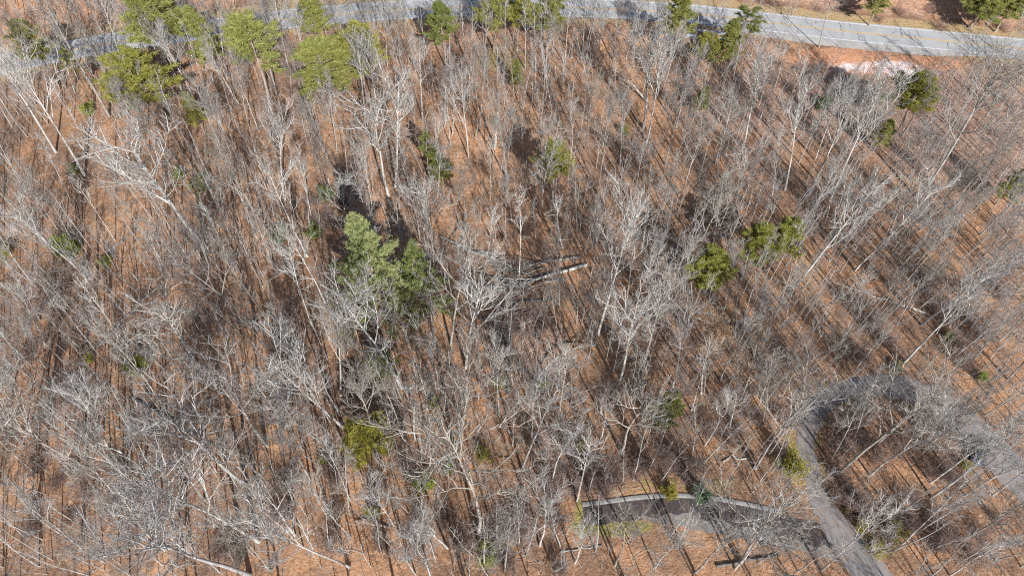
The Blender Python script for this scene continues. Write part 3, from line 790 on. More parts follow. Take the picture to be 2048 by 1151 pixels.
# woods beyond the picture's edges (their shadows and outer branches reach into it)
pts = fill(200, 5.0, (-170, 170, -6, 190), lambda x, y: not in_view(x, y, 10, 10, 10) and clear_of_roads(x, y, 1.0) and (y < 30 or abs(x) < y * 0.80 + 45), seed=55, pts=bases)
items = []
rg2 = np.random.default_rng(91)
def light_tree(rg, H):
    tP, tR = grow(rg, np.zeros((1, 3)), np.array([[0, 0, 1.0]]), np.array([H * .9]), np.array([H * 0.0115]), 8, 0.02, 0.02, 0.2)
    s1 = kids(rg, tP, tR, np.array([H]), 9, 0.40, .98, 38, (0.28, 0.46), 0.6, 0.2)
    p1, r1 = grow(rg, s1[0], s1[1], s1[2], s1[3], 5, 0.11, 0.1, 0.25)
    s2 = kids(rg, p1, r1, s1[2], 5, 0.15, 1.0, 38, (0.40, 0.7), 0.6, 0.4)
    p2, r2 = grow(rg, s2[0], s2[1], s2[2], np.clip(s2[3], .02, .05), 3, 0.18, 0.08, 0.4)
    s3 = kids(rg, p2, r2, s2[2], 4, 0.2, 1.0, 38, (0.45, 0.8), 0.7, 0.4)
    p3, r3 = grow(rg, s3[0], s3[1], s3[2], np.full(len(s3[0]), .018), 1, 0.18, 0.06, 0.6)
    a = tubes(tP, tR, 5); b = tubes(p1, r1, 3); c = tubes(p2, r2, 3); d = tubes(p3, r3, 3)
    V, F = join([a, b, c, d]); n = len(a[1]) + len(b[1]); return V, F[:n], F[n:]
LT = [light_tree(rg2, 18.0) for _ in range(16)]
for x, y in pts:
    V, a, b = rnd.choice(LT)
    items.append((spin(V, rnd.uniform(0, 6.28), rnd.uniform(0.75, 1.25)) + np.array([x, y, gz(x, y) - 0.1]), a, b))
merge_stuff('surrounding_woods', items, ['bark', 'twig'], 'bare woodland continuing beyond the edges of the picture', 'woods')

# ------------------------------------------------------------------ evergreens
def needles(rg, C, Dv, n, ln, wd, spread=.62):
    """n thin pointed triangles fanning from each tuft centre C along Dv"""
    m = len(C)
    d = unit(Dv[:, None] * 0.9 + rg.normal(0, spread, (m, n, 3)))
    l = ln * rg.uniform(0.6, 1.25, (m, n, 1))
    side = unit(np.cross(d, rg.normal(0, 1, (m, n, 3)))) * wd * rg.uniform(.7, 1.3, (m, n, 1))
    b = C[:, None] + rg.normal(0, ln * (0.22 if spread < 1 else .8), (m, n, 3))
    V = np.stack([b - side, b + side, b + d * l], 2).reshape(-1, 3)
    return V, np.arange(len(V)).reshape(-1, 3)
def pine_template(seed, kind):
    rg = np.random.default_rng(seed); H = 20.0
    q = dict(loblolly=dict(c0=.50, wh=11, nb=5, blen=3.4, prof='round', up=0.30, nt=8, nn=13, ln=.50, wd=.055),
             young=dict(c0=.30, wh=16, nb=5, blen=3.2, prof='cone', up=0.20, nt=7, nn=12, ln=.50, wd=.055),
             white=dict(c0=.14, wh=17, nb=5, blen=6.6, prof='spire', up=0.10, nt=22, nn=10, ln=.38, wd=.05),
             sparse=dict(c0=.55, wh=8, nb=3, blen=3.0, prof='round', up=0.35, nt=6, nn=11, ln=.46, wd=.05))[kind]
    tP, tR = grow(rg, np.zeros((1, 3)), np.array([[rg.normal(0, .02), rg.normal(0, .02), 1]]), np.array([H]), np.array([0.20 if kind != 'white' else .26]), 14, 0.014, 0.03, 0.12)
    tP[0, 0, 2] = -0.5; tR[0, 0] *= 1.35
    S, D, L = [], [], []
    for w in range(q['wh']):
        f = (w + rg.uniform(0, .6)) / q['wh']
        t = (q['c0'] + (0.985 - q['c0']) * f) * 14; i = min(int(t), 13); u = t - i
        c = tP[0, i] * (1 - u) + tP[0, i + 1] * u
        pr = (math.sqrt(max(0.05, 1 - (f * 1.05 - 0.35) ** 2 * 1.9)) * (1 - .35 * f)) if q['prof'] == 'round' else ((1.0 - f) ** (1.15 if q['prof'] == 'spire' else .75) * .95 + 0.07)
        a0 = rg.uniform(0, 6.28)
        for b in range(q['nb']):
            if rg.random() < .14: continue
            a = a0 + b * 6.283 / q['nb'] + rg.normal(0, .28)
            S.append(c); D.append((math.cos(a), math.sin(a), q['up'] + .5 * f + rg.normal(0, .10))); L.append(q['blen'] * pr * rg.uniform(.65, 1.15))
    S, D, L = np.array(S), np.array(D), np.array(L)
    p1, r1 = grow(rg, S, D, L, np.clip(L * .016, .02, .08), 5, 0.09, 0.03, 0.25)
    s2 = kids(rg, p1, r1, L, q['nt'], 0.22, 1.0, 48, (0.22, 0.40) if kind != 'white' else (.13, .27), .6, 0.1)
    s2[1][:, 2] = s2[1][:, 2] * .5 + .12
    p2, r2 = grow(rg, s2[0], s2[1], s2[2], np.full(len(s2[0]), .016), 2, 0.12, 0.08, 0.6)
    C = np.concatenate([p2[:, 1], p2[:, 2], p1[:, -1], p2[:, 0] * .4 + p2[:, 1] * .6])
    dv = unit(np.concatenate([p2[:, 1] - p2[:, 0], p2[:, 2] - p2[:, 1], p1[:, -1] - p1[:, -2], p2[:, 1] - p2[:, 0]]))
    nV, nF = needles(rg, C, dv, q['nn'], q['ln'], q['wd'])
    tV, tF = tubes(tP, tR, 8)
    bV, bF = join([tubes(p1, r1, 4), tubes(p2, r2, 3)])
    nm = 'white_pine_needle' if kind == 'white' else 'pine_needle'
    return dict(trunk=mesh_np('trunk', tV, [(tF, 0)], ['pine_bark'], True), branches=mesh_np('branches', bV, [(bF, 0)], ['pine_bark']),
                crown=mesh_np('crown', nV, [(nF, 0)], [nm]), top=max(tV[:, 2].max(), nV[:, 2].max()), wid=np.percentile(np.hypot(nV[:, 0], nV[:, 1]), 96) * 2)
PT = {k: [pine_template(700 + 31 * i + len(k), k) for i in range(c)] for k, c in (('loblolly', 4), ('young', 3), ('white', 1), ('sparse', 2))}
def put_pine(tx, ty, h, wpx, kind, label, tint=(1, 1, 1), lean=(0, 0), idx=None):
    # the tip pixel at height h above the ground fixes where the tree stands
    z = 0.0
    for _ in range(5):
        p = flat(tx, ty, z + h); z = gz(p[0], p[1])
    B = np.array([p[0] - lean[0] * h, p[1] - lean[1] * h, z])
    t = PT[kind][idx] if idx is not None else rnd.choice(PT[kind])
    dep = B[1] * CP + (CAM_H - z - h * .7) * SP
    width = wpx / F_PX * dep * (1.15 if ty < 160 else 1.05)
    e = empty('pine_tree', B); s = h / t['top']; w = width / t['wid']
    e.scale = (w, w, s)
    e.rotation_mode = 'QUATERNION'
    e.rotation_quaternion = Vector((0, 0, 1)).rotation_difference(Vector((lean[0], lean[1], 1)).normalized()) @ Matrix.Rotation(rnd.uniform(0, 6.28), 3, 'Z').to_quaternion()
    for nm in ('trunk', 'branches', 'crown'):
        o = link(nm, t[nm], e)
        o.color = (*tint, 1) if nm == 'crown' else (1, 1, 1, 1)
    tag(e, label, 'pine tree', 'pines among the bare trees')
    bases.append(B[:2]); return e
G1, G2, G3, G4 = (1.42, 1.44, 1.6), (1.34, 1.33, 1.4), (.95, 1.0, 1.2), (1.45, 1.36, 1.2)
PINES = [
 (283, -22, 20, 105, 'loblolly', 'broad pale green pine at the top left, just left of a smaller rounded pine', G1),
 (380, 6, 18, 62, 'young', 'rounded green pine on the highway edge, right of the broad pale pine', G1),
 (25, 28, 18, 62, 'loblolly', 'pine crown at the upper left edge beyond the highway', G2),
 (118, 88, 15, 30, 'sparse', 'narrow thin pine standing against the grey highway at the left', G2),
 (255, 92, 19, 125, 'loblolly', 'wide yellow-green pine just below the highway at the upper left', G4),
 (480, 32, 21, 105, 'loblolly', 'tall pale green pine with long crown, right of the rounded pine', G1),
 (618, -8, 17, 66, 'loblolly', 'pine overlapping the highway at the top, left of the centre', G2),
 (632, 70, 19, 118, 'loblolly', 'big dense green pine, left of a pair at the upper left of centre', G2),
 (703, 50, 19, 85, 'loblolly', 'yellow-green pine, right one of the pair at the upper left of centre', G4),
 (369, 180, 11, 40, 'young', 'small pale yellowish pine below the tall pale green pine', (1.35, 1.3, 1.25)),
 (880, 2, 17, 56, 'loblolly', 'soft green pine in front of the highway, left of the top centre', (.95, 1.05, 1.05)),
 (985, -25, 16, 70, 'loblolly', 'left of the pines hanging over the highway at the top centre', G2),
 (1035, -18, 15, 62, 'loblolly', 'yellowish middle pine of those over the highway at the top centre', G4),
 (1100, -25, 16, 72, 'loblolly', 'right one of the pines over the highway at the top centre', G2),
 (1365, -12, 18, 60, 'loblolly', 'green pine over the highway edge, left of the thin dark pine', G2),
 (1418, 62, 12, 52, 'loblolly', 'short yellow-green pine beside the pale roadside rocks', G4),
 (1468, 34, 14, 52, 'young', 'pointed green pine right of the pale roadside rocks', G2),
 (1505, 10, 16, 62, 'sparse', 'thin dark pine with open crown standing out against the highway', G3),
 (1862, 150, 15, 92, 'loblolly', 'yellow-green pine below the red clay patch at the right', G4),
 (1784, 235, 9, 36, 'young', 'small pine below and left of the pine under the clay patch', G2),
 (845, 262, 13, 40, 'sparse', 'thin soft green pine left of a white forked tree', (.95, 1.05, 1.05)),
 (880, 308, 8, 52, 'young', 'low feathery pine sapling under the thin soft green pine', (1.0, 1.02, 1.0)),
 (1113, 286, 15, 70, 'loblolly', 'yellow-green thin pine right of the centre, in the upper half', G4),
 (712, 418, 27, 190, 'white', 'largest evergreen, dense blue-green white pine left of the centre', (1.42, 1.38, 1.35)),
 (828, 486, 19, 115, 'white', 'darker green pine touching the right side of the largest evergreen', (1.0, 1.02, .8)),
 (1585, 434, 15, 72, 'loblolly', 'right and upper of two joined green pines in the right half', (1.4, 1.4, 1.2)),
 (1530, 452, 14, 82, 'loblolly', 'left and lower of two joined green pines in the right half', (1.45, 1.42, 1.2)),
 (1428, 508, 14, 92, 'loblolly', 'green pine directly above the beech that keeps its tan leaves', (1.35, 1.35, 1.1)),
 (725, 850, 13, 92, 'loblolly', 'green pine on a leaning trunk in the lower half left of the centre', (1.5, 1.35, 1.0)),
 (752, 692, 10, 66, 'young', 'small fresh green pine below the largest evergreen', (1.0, 1.1, .95)),
 (1352, 772, 14, 60, 'young', 'narrow soft green pine above the bluish evergreen shrub', (1.25, 1.25, 1.2)),
 (1412, 168, 8, 32, 'young', 'small young pine below the roadside rocks', G2),
 (1770, -18, 9, 44, 'loblolly', 'pine beyond the highway on the cut bank, left of the corner pines', G2),
 (1985, -22, 10, 90, 'loblolly', 'wide pine on the cut bank at the top right', G2),
 (2040, -14, 10, 70, 'loblolly', 'pine in the very top right corner', G2),
 (2052, 335, 10, 50, 'young', 'small pine at the right edge in the upper half', G2),
 (1035, 118, 9, 22, 'young', 'tiny slim pine between thin poles below the top centre', (1.1, 1.15, 1.1)),
]
for p in PINES: put_pine(*p[:6], tint=p[6])

def bush_template(seed, ln=.24, wd=.10, n=2400):
    rg = np.random.default_rng(seed)
    m = 26
    az = rg.uniform(0, 6.28, m); el = rg.uniform(.25, 1.0, m)
    D = np.stack([np.cos(az) * np.cos(el * 1.4), np.sin(az) * np.cos(el * 1.4), .25 + np.sin(el * 1.4)], 1)
    P, Rr = grow(rg, np.zeros((m, 3)), D, rg.uniform(.45, 1.5, m), np.full(m, .025), 4, .14, .02, .3)
    s2 = kids(rg, P, Rr, np.full(m, 1.0), 6, .3, 1.0, 45, (.25, .55), .6, .2)
    p2, r2 = grow(rg, s2[0], s2[1], s2[2], np.full(len(s2[0]), .010), 2, .2, .03, .5)
    C = np.concatenate([P[:, -1], P[:, -2], p2[:, 1], p2[:, 2]]); dv = unit(np.concatenate([P[:, -1] - P[:, -2]] * 2 + [p2[:, 2] - p2[:, 1]] * 2))
    nV, nF = needles(rg, C, dv, max(4, n // len(C)), ln, wd, 1.6)
    bV, bF = join([tubes(P, Rr, 4), tubes(p2, r2, 3)])
    return dict(stems=mesh_np('stems', bV, [(bF, 0)], ['brush_twig']), foliage=mesh_np('foliage', nV, [(nF, 0)], ['bush_leaf']))
BT = [bush_template(900 + i, ln=(.13, .12)[i % 2], wd=(.035, .028)[i % 2], n=(6500, 3600)[i % 2]) for i in range(4)]
def put_bush(px, py, wpx, hpx, label, tint=(1, 1, 1), idx=None):
    B = at(px, py + hpx * .35)
    dep = B[1] * CP + CAM_H * SP; w = wpx / F_PX * dep / 2.3; h = max(w * .6, hpx / F_PX * dep / 1.6)
    e = empty('evergreen_shrub', B); e.scale = (w * rnd.uniform(.95, 1.3), w * rnd.uniform(.8, 1.05), min(h, w * 1.5)); e.rotation_euler = (0, 0, rnd.uniform(0, 6.28))
    t = BT[rnd.randrange(4)] if idx is None else BT[idx]
    for nm in ('stems', 'foliage'):
        o = link(nm, t[nm], e); o.color = (tint[0] * 1.3, tint[1] * 1.3, tint[2] * 1.3, 1)
    tag(e, label, 'shrub', 'evergreen shrubs'); return e
BUSHES = [
 (140, 487, 60, 55, 'bright green holly bush beside a pale leaning trunk at the left', (1.0, 1.15, .8), 0),
 (276, 728, 66, 38, 'low olive green bush below the fallen trunk at the left', (1.1, 1.1, .9), 0),
 (216, 520, 34, 26, 'faint small green bush right of the bright holly bush', (1.1, 1.1, 1.1), 1),
 (850, 956, 54, 44, 'round green bush in the lower middle, larger of two', (.95, 1.1, .8), 0),
 (896, 932, 28, 32, 'small dark green bush touching the larger round one', (.7, .9, .6), 0),
 (750, 1016, 38, 30, 'small green bush beside the broken orange trunk', (.95, 1.0, .8), 2),
 (1401, 980, 48, 44, 'bluish green bush at the kerb of the lower road', (.55, .98, 1.25), 0),
 (1578, 915, 78, 80, 'hazy olive shrub on the left edge of the driveway', (1.3, 1.2, 1.0), 1),
 (1716, 1035, 42, 52, 'olive yellow shrub right of the driveway, near the blue bin', (1.35, 1.15, .9), 1),
 (1786, 1046, 46, 52, 'olive shrub second from the driveway, near the blue bin', (1.1, 1.05, .9), 3),
 (1752, 1092, 50, 26, 'low mossy shrub patch right of the driveway at the bottom', (1.5, 1.25, .7), 3),
 (1790, 731, 28, 22, 'tiny olive shrub above the driveway bend', (1.2, 1.1, .8), 2),
 (1960, 750, 30, 22, 'small bright shrub far right above the driveway', (1.0, 1.15, .8), 0),
 (1896, 671, 34, 22, 'faint olive shrub upper right of the driveway bend', (1.1, 1.1, 1.0), 1),
 (10, 500, 50, 52, 'pale green shrub cut by the left edge of the picture', (1.3, 1.25, 1.1), 1),
 (180, 712, 30, 30, 'pale green shrub left of the low olive bush', (1.2, 1.15, .9), 3),
 (402, 365, 60, 34, 'faint green shrub under bare crowns in the upper left', (1.0, 1.0, 1.0), 1),
 (362, 345, 34, 30, 'small faint green shrub left of the upper left one', (1.0, 1.05, 1.0), 3),
 (560, 466, 56, 44, 'dull green shrub left of the largest evergreen', (.8, .95, .8), 1),
 (632, 458, 50, 34, 'dull green shrub touching the left side of the largest evergreen', (.8, .95, .85), 3),
 (655, 385, 36, 34, 'dark green shrub above the largest evergreen', (.55, .75, .6), 0),
 (180, 218, 36, 30, 'small green shrub below the narrow thin pine', (1.1, 1.15, 1.0), 2),
 (1245, 255, 30, 40, 'olive shrub beside the pair of tall pale trunks', (.9, .9, .7), 3),
 (1645, 200, 30, 44, 'dark green shrub among white branches below the clay patch', (.55, .8, .75), 2),
 (1925, 925, 30, 24, 'small olive shrub left of the parked car', (1.2, 1.1, .8), 3),
 (1695, 1015, 20, 26, 'narrow olive shrub right of the blue bin', (1.2, 1.1, .8), 3),
 (1000, 760, 36, 24, 'small yellow-green shrub below the crossed fallen trunks', (1.4, 1.3, .8), 2),
 (1085, 765, 32, 24, 'small green shrub right of the yellow-green one below the fallen trunks', (1.1, 1.15, .9), 2),
 (870, 800, 30, 36, 'faint olive shrub below the small fresh green pine', (1.2, 1.15, .9), 1),
 (965, 900, 44, 36, 'faint olive shrub beside a wide crooked tree', (1.1, 1.0, .9), 1),
 (1160, 885, 40, 30, 'faint olive shrub above the dark brush', (1.1, 1.0, .8), 1),
 (980, 1100, 70, 46, 'wide dim olive shrub at the bottom centre', (.9, .95, .8), 3),
 (650, 915, 26, 24, 'small green shrub at the foot of a leaning pale tree', (1.1, 1.15, .8), 2),
 (150, 335, 24, 30, 'small green shrub at the foot of the tall white trunk', (1.0, 1.1, .9), 2),
 (1340, 975, 40, 40, 'olive shrub left of the bluish bush at the kerb', (1.25, 1.1, .8), 3),
]
for b in BUSHES: put_bush(*b[:5], tint=b[5], idx=b[6])

# ------------------------------------------------------------------ beech that keeps its tan leaves
def beech():
    t = TPL['m'][2]
    B, h, lean = solve_tree(1402, 787, 1420, 625)
    e = put_tree(B, h, lean, 'm', tpl=t, wide=1.0, tint=(1.15, 1.12, 1.05))
    e.name = 'beech_tree'
    rg = np.random.default_rng(6)
    C = t['tips']; C = C[rg.random(len(C)) < .6]
    V, F = needles(rg, C, unit(rg.normal(0, 1, C.shape)), 4, .22, .07, 1.2)
    link('foliage', mesh_np('foliage', V, [(F, 0)], ['tan_leaf']), e).color = (1, 1, 1, 1)
    tag(e, 'pale beech tree still holding tan orange leaves, right of the centre', 'tree')
beech()

# ------------------------------------------------------------------ bare brush: dark many-stemmed shrubs
def brush_mesh(seed):
    rg = np.random.default_rng(seed); m = 30
    az = rg.uniform(0, 6.28, m); tl = rg.uniform(.1, .9, m)
    D = np.stack([np.cos(az) * tl, np.sin(az) * tl, np.ones(m)], 1)
    S = np.stack([rg.normal(0, .35, m), rg.normal(0, .35, m), np.zeros(m) - .05], 1)
    L = rg.uniform(1.6, 3.2, m)
    P, Rr = grow(rg, S, D, L, np.full(m, .022), 4, .13, .02, .4)
    s2 = kids(rg, P, Rr, L, 6, .2, 1.0, 42, (.3, .55), .7, .3)
    p2, r2 = grow(rg, s2[0], s2[1], s2[2], np.full(len(s2[0]), .013), 2, .2, .02, .5)
    s3 = kids(rg, p2, r2, s2[2], 4, .2, 1.0, 42, (.5, .8), .7, .3)
    p3, r3 = grow(rg, s3[0], s3[1], s3[2], np.full(len(s3[0]), .011), 1, .2, .02, .5)
    V, F = join([tubes(P, Rr, 3), tubes(p2, r2, 3), tubes(p3, r3, 3)])
    return mesh_np('bare_shrub', V, [(F, 0)], ['brush_twig'])
BR = [brush_mesh(1200 + i) for i in range(5)]
BRUSH = []
spots = [(1135, 962), (1165, 950), (1195, 945), (1110, 985), (1180, 975), (1220, 965), (1150, 985), (1205, 985), (1090, 970), (1490, 830), (1520, 845), (1465, 850),
         (1760, 640), (1790, 620), (1745, 665), (1880, 640), (1770, 690), (1690, 870), (1720, 885), (1660, 855), (1680, 1000), (1705, 990), (1360, 930), (1370, 955), (1400, 940),
         (1850, 890), (1790, 905), (1900, 960), (1560, 130), (1590, 140), (1620, 160), (1580, 180), (1640, 140), (1550, 170), (1680, 190), (1720, 210), (1760, 195), (1530, 200), (1600, 220),
         (1850, 230), (1900, 210), (1950, 190), (2000, 200), (1930, 260), (1990, 270), (2030, 230), (1880, 280), (1020, 640), (1000, 620), (1060, 640), (1040, 665), (985, 650), (1010, 685), (1080, 655),
         (790, 830), (815, 840), (700, 380), (720, 400), (690, 405), (300, 60), (330, 75), (285, 75), (860, 60), (930, 70), (1000, 75), (1070, 80), (1130, 70), (1180, 75), (1240, 70),
         (520, 110), (560, 120), (600, 110), (440, 130), (340, 120), (760, 100), (700, 75), (1230, 790), (1210, 810), (1225, 815), (1880, 60), (1960, 45), (2010, 62), (1800, 30), (1700, 20), (1760, 45),
         (1640, 25), (1860, 25), (1990, 30), (1740, 15), (250, 1015), (235, 1020), (570, 975), (590, 965)]
rb = random.Random(71)
for x0, y0, x1, y1, n in ((1670, 800, 1900, 950, 14), (1700, 1000, 2048, 1140, 16), (880, 1000, 1150, 1140, 14), (0, 650, 250, 1080, 18), (1690, 560, 2040, 740, 16), (1050, 840, 1420, 980, 12), (450, 880, 860, 1140, 14), (1440, 640, 1600, 900, 10), (600, 330, 780, 470, 8)):
    k = 0
    while k < n:
        q = (rb.uniform(x0, x1), rb.uniform(y0, y1)); b = at(*q)
        if clear_of_roads(b[0], b[1], .6): spots.append(q); k += 1
for px, py in spots:
    B = at(px, py); o = link('bare_shrub', rnd.choice(BR), loc=tuple(B))
    s = rnd.uniform(.7, 1.25); o.scale = (s * 1.25, s * 1.25, s); o.rotation_euler = (0, 0, rnd.uniform(0, 6.28))
    k = rnd.uniform(.8, 1.6); o.color = (k, k * .97, k, 1)
    if hw_signed(B[:1], B[1:2])[0] > 0 or py < 300: o.color = (k * 1.7, k * 1.45, k * 1.3, 1); o.scale = (s * 1.1, s * 1.1, s * .7)
    BRUSH.append((o, B))

# ------------------------------------------------------------------ fallen trees and logs
def log_obj(name, p0, p1, r0, r1, label, sag=0.0, tint=(1, 1, 1), lift=0.0, branches=0, seed=0, wob=.12, broken=False):
    A = at(*p0); B = at(*p1)
    d = B - A; L = np.linalg.norm(d)
    rg = np.random.default_rng(seed + int(p0[0])); K = 10
    t = np.linspace(0, 1, K + 1)
    P = A[None] + d[None] * t[:, None]
    side = unit(np.cross(d, [0, 0, 1.0])); P += side[None] * (np.sin(t * PI) * sag + rg.normal(0, wob, K + 1) * np.sin(t * PI))[:, None]
    P[:, 2] = height(P[:, 0], P[:, 1]) + r0 * .8 + lift * np.sin(t * PI) 
    Rr = r0 + (r1 - r0) * t
    e = empty(name, A); o0 = np.array([A[0], A[1], A[2]])
    V, F = tubes(P[None] - o0, Rr[None], 8)
    ntop = np.arange(8)[None]; nbot = (np.arange(8) + K * 8)[None, ::-1]
    o = link('trunk', mesh_np('trunk', V, [(F, 0), (ntop, 1), (nbot, 1)], ['bark', 'broken_wood'], False), e); o.color = (*tint, 1)
    if branches:
        S, D, ln, rr = kids(rg, P[None] - o0, Rr[None], np.array([L]), branches, .45, 1.0, 35, (.16, .40), .6, .7)
        D[:, 2] = np.abs(D[:, 2]) * .6 + .02
        p1_, r1_ = grow(rg, S, D, ln, np.clip(rr, .03, .12), 6, .10, -.015, .25)
        s2 = kids(rg, p1_, r1_, ln, 6, .2, 1.0, 38, (.3, .55), .65, .3)
        p2, r2 = grow(rg, s2[0], s2[1], s2[2], np.clip(s2[3], .018, .05), 3, .14, 0, .4)
        s3 = kids(rg, p2, r2, s2[2], 4, .2, 1.0, 38, (.4, .7), .7, .3)
        p3, r3 = grow(rg, s3[0], s3[1], s3[2], np.full(len(s3[0]), .014), 2, .14, 0, .5)
        V, F = join([tubes(p1_, r1_, 5), tubes(p2, r2, 3), tubes(p3, r3, 3)])
        o = link('crown', mesh_np('crown', V, [(F, 0)], ['bark']), e); o.color = (*tint, 1)
    tag(e, label, 'fallen tree', 'fallen trunks on the ground'); return e
GR, WHT, DK = (1, 1, .98), (1.3, 1.28, 1.22), (.55, .52, .5)
log_obj('fallen_tree', (1174, 531), (955, 598), .34, .15, 'thick grey fallen trunk pointing right with its broken crown spread left, centre', tint=(1.1, 1.08, 1.05), branches=26, seed=1, lift=.5)
log_obj('fallen_tree', (880, 474), (1030, 548), .24, .12, 'fallen trunk crossing the thick grey one from the upper left, centre', tint=(.75, .72, .68), branches=18, seed=2, lift=.6)
log_obj('fallen_tree', (905, 492), (1070, 556), .26, .10, 'second fallen trunk beside the one from the upper left, centre', tint=(.7, .67, .64), branches=10, seed=3, lift=.8)
log_obj('fallen_tree', (1160, 515), (1010, 545), .22, .10, 'dark fallen trunk behind the thick grey fallen trunk', tint=(.65, .63, .6), branches=12, seed=4, lift=.7)
log_obj('fallen_tree', (975, 610), (1120, 600), .20, .10, 'dark low fallen trunk below the thick grey one', tint=(.42, .40, .38), branches=8, seed=5, lift=.2)
log_obj('fallen_tree', (1015, 790), (1030, 610), .26, .14, 'dark leaning fallen trunk running down from the blowdown, centre', tint=(.5, .47, .44), branches=5, seed=6, lift=1.5)
log_obj('fallen_tree', (1065, 770), (1195, 690), .22, .09, 'curved grey fallen tree with branches to the upper right, below the blowdown', tint=(.9, .88, .85), branches=10, seed=7, sag=-1.2, lift=1.6)
log_obj('fallen_tree', (195, 697), (322, 570), .26, .13, 'long fallen trunk pointing to the upper right at the left', tint=(.72, .68, .64), branches=5, seed=8, lift=.4)
log_obj('fallen_log', (209, 508), (280, 458), .24, .17, 'short fallen log right of the bright holly bush', tint=(.62, .58, .54), seed=9)
log_obj('fallen_log', (311, 672), (346, 572), .09, .06, 'thin pale fallen stem with peeling bark beside the long fallen trunk', tint=(1.25, 1.0, .85), seed=10, sag=.5)
log_obj('fallen_log', (345, 575), (372, 560), .10, .04, 'splintered top of the thin pale fallen stem', tint=(1.25, 1.0, .85), seed=11, branches=4)
log_obj('fallen_log', (1855, 628), (1685, 572), .17, .07, 'slim white fallen trunk lying across the slope at the right', tint=WHT, seed=12, branches=4)
log_obj('fallen_tree', (1290, 202), (1215, 150), .26, .12, 'fallen trunk leaning behind the pair of tall pale trunks', tint=(1.05, .98, .9), branches=6, seed=13, lift=2)
log_obj('fallen_tree', (1283, 478), (1150, 396), .20, .10, 'dark fallen tree running to the upper left, right of the centre', tint=(.62, .6, .58), branches=8, seed=14, lift=.5)
log_obj('fallen_log', (777, 1055), (712, 1042), .18, .10, 'broken trunk with splintered orange wood at the bottom left of centre', tint=(1.0, .85, .7), seed=15, branches=5, lift=.6)
log_obj('fallen_log', (1445, 924), (1460, 914), .13, .11, 'left piece of a small curved white log near the driveway', tint=WHT, seed=16)
log_obj('fallen_log', (1464, 909), (1492, 916), .13, .10, 'right piece of a small curved white log near the driveway', tint=WHT, seed=17, sag=.4)
log_obj('fallen_tree', (262, 795), (430, 893), .26, .10, 'dark fallen trunk sloping to the lower right in the lower left', tint=(.38, .36, .35), branches=8, seed=18, lift=.3)
log_obj('fallen_log', (1425, 278), (1452, 296), .16, .14, 'short fallen log beside orange leaves, upper right of the centre', tint=(1.1, 1.0, .85), seed=19)
log_obj('fallen_log', (1452, 297), (1421, 334), .13, .10, 'dark fallen log meeting the short one, upper right of the centre', tint=(.4, .36, .33), seed=20)
log_obj('fallen_log', (1432, 1132), (1558, 1110), .22, .14, 'dark fallen log below the lower road at the bottom', tint=(.35, .33, .32), seed=21)
log_obj('fallen_log', (1120, 1103), (1205, 1090), .12, .06, 'thin grey fallen log left of the pale gravel at the bottom', tint=(.75, .72, .7), seed=22)
log_obj('fallen_log', (905, 470), (960, 400), .12, .06, 'slim fallen log above the crossed fallen trunks', tint=(.9, .86, .8), seed=23)
for k, (a, b, r, tn, where_) in enumerate([((1075, 585), (985, 560), .12, .8, 'thin fallen stem lying low in the middle of the crossed fallen trunks'), ((1120, 560), (1020, 595), .14, .95, 'slim pale fallen stem parallel to the thick grey fallen trunk'),
        ((960, 545), (1055, 600), .13, .6, 'dark slim stem sloping down across the thick grey fallen trunk'), ((1005, 520), (1010, 610), .11, .5, 'short dark stem lying upright across the crossed fallen trunks'),
        ((1090, 535), (990, 585), .12, .7, 'brown slim stem just above the thick grey fallen trunk'), ((1060, 625), (960, 640), .12, .45, 'dark stem at the lower edge of the crossed fallen trunks')]):
    log_obj('fallen_tree', a, b, r, r * .5, where_, tint=(tn, tn * .97, tn * .94), branches=12, seed=40 + k, lift=.9)
# a broken snag
B, h, lean = solve_tree(990, 296, 997, 222)
e = empty('snag', B)
rg = np.random.default_rng(8); P, Rr = grow(rg, np.zeros((1, 3)), np.array([[lean[0], lean[1], 1]]), np.array([h]), np.array([.28]), 8, .012, 0, .6)
V, F = tubes(P, Rr, 8); link('trunk', mesh_np('trunk', V, [(F, 0), (np.arange(8)[None] + 64, 1)], ['bark', 'broken_wood'], True), e).color = (1.3, 1.28, 1.2, 1)
S, D, ln, rr = kids(rg, P, Rr, np.array([h]), 3, .5, .9, 60, (.05, .1), .4, .2)
p1, r1 = grow(rg, S, D, ln, rr, 3, .1, 0, .5); V, F = tubes(p1, r1, 4)
link('broken_limbs', mesh_np('broken_limbs', V, [(F, 0)], ['bark']), e).color = (1.2, 1.18, 1.1, 1)
tag(e, 'white branchless snag with a broken top, above the centre', 'dead tree')

# ------------------------------------------------------------------ pale rocks in two rows below the road edge
def rock_mesh(seed):
    rg = np.random.default_rng(seed); bm = bmesh.new()
    bmesh.ops.create_icosphere(bm, subdivisions=2, radius=.5)
    for v in bm.verts:
        v.co *= 1 + rg.normal(0, .12); v.co.z *= .7
    return bm_mesh('rock', bm, 'rock')
RK = [rock_mesh(60 + i) for i in range(4)]
def row(a, b, n, which):
    for k in range(n):
        f = (k + rnd.uniform(.1, .9)) / n
        if rnd.random() < .15: continue
        B = at(a[0] + (b[0] - a[0]) * f, a[1] + (b[1] - a[1]) * f + rnd.gauss(0, .5))
        o = link('rock', rnd.choice(RK), loc=tuple(B + np.array([0, 0, .12])))
        s = rnd.uniform(.6, 1.15); o.scale = (s * 1.3, s, s); o.rotation_euler = (0, 0, rnd.uniform(-.5, .5))
        tag(o, f'pale bluish rock in the {which} row of rocks below the highway edge', 'rock', f'rocks in the {which} roadside row')
row((1386, 61), (1454, 68), 16, 'upper')
row((1370, 72), (1466, 83), 22, 'lower')

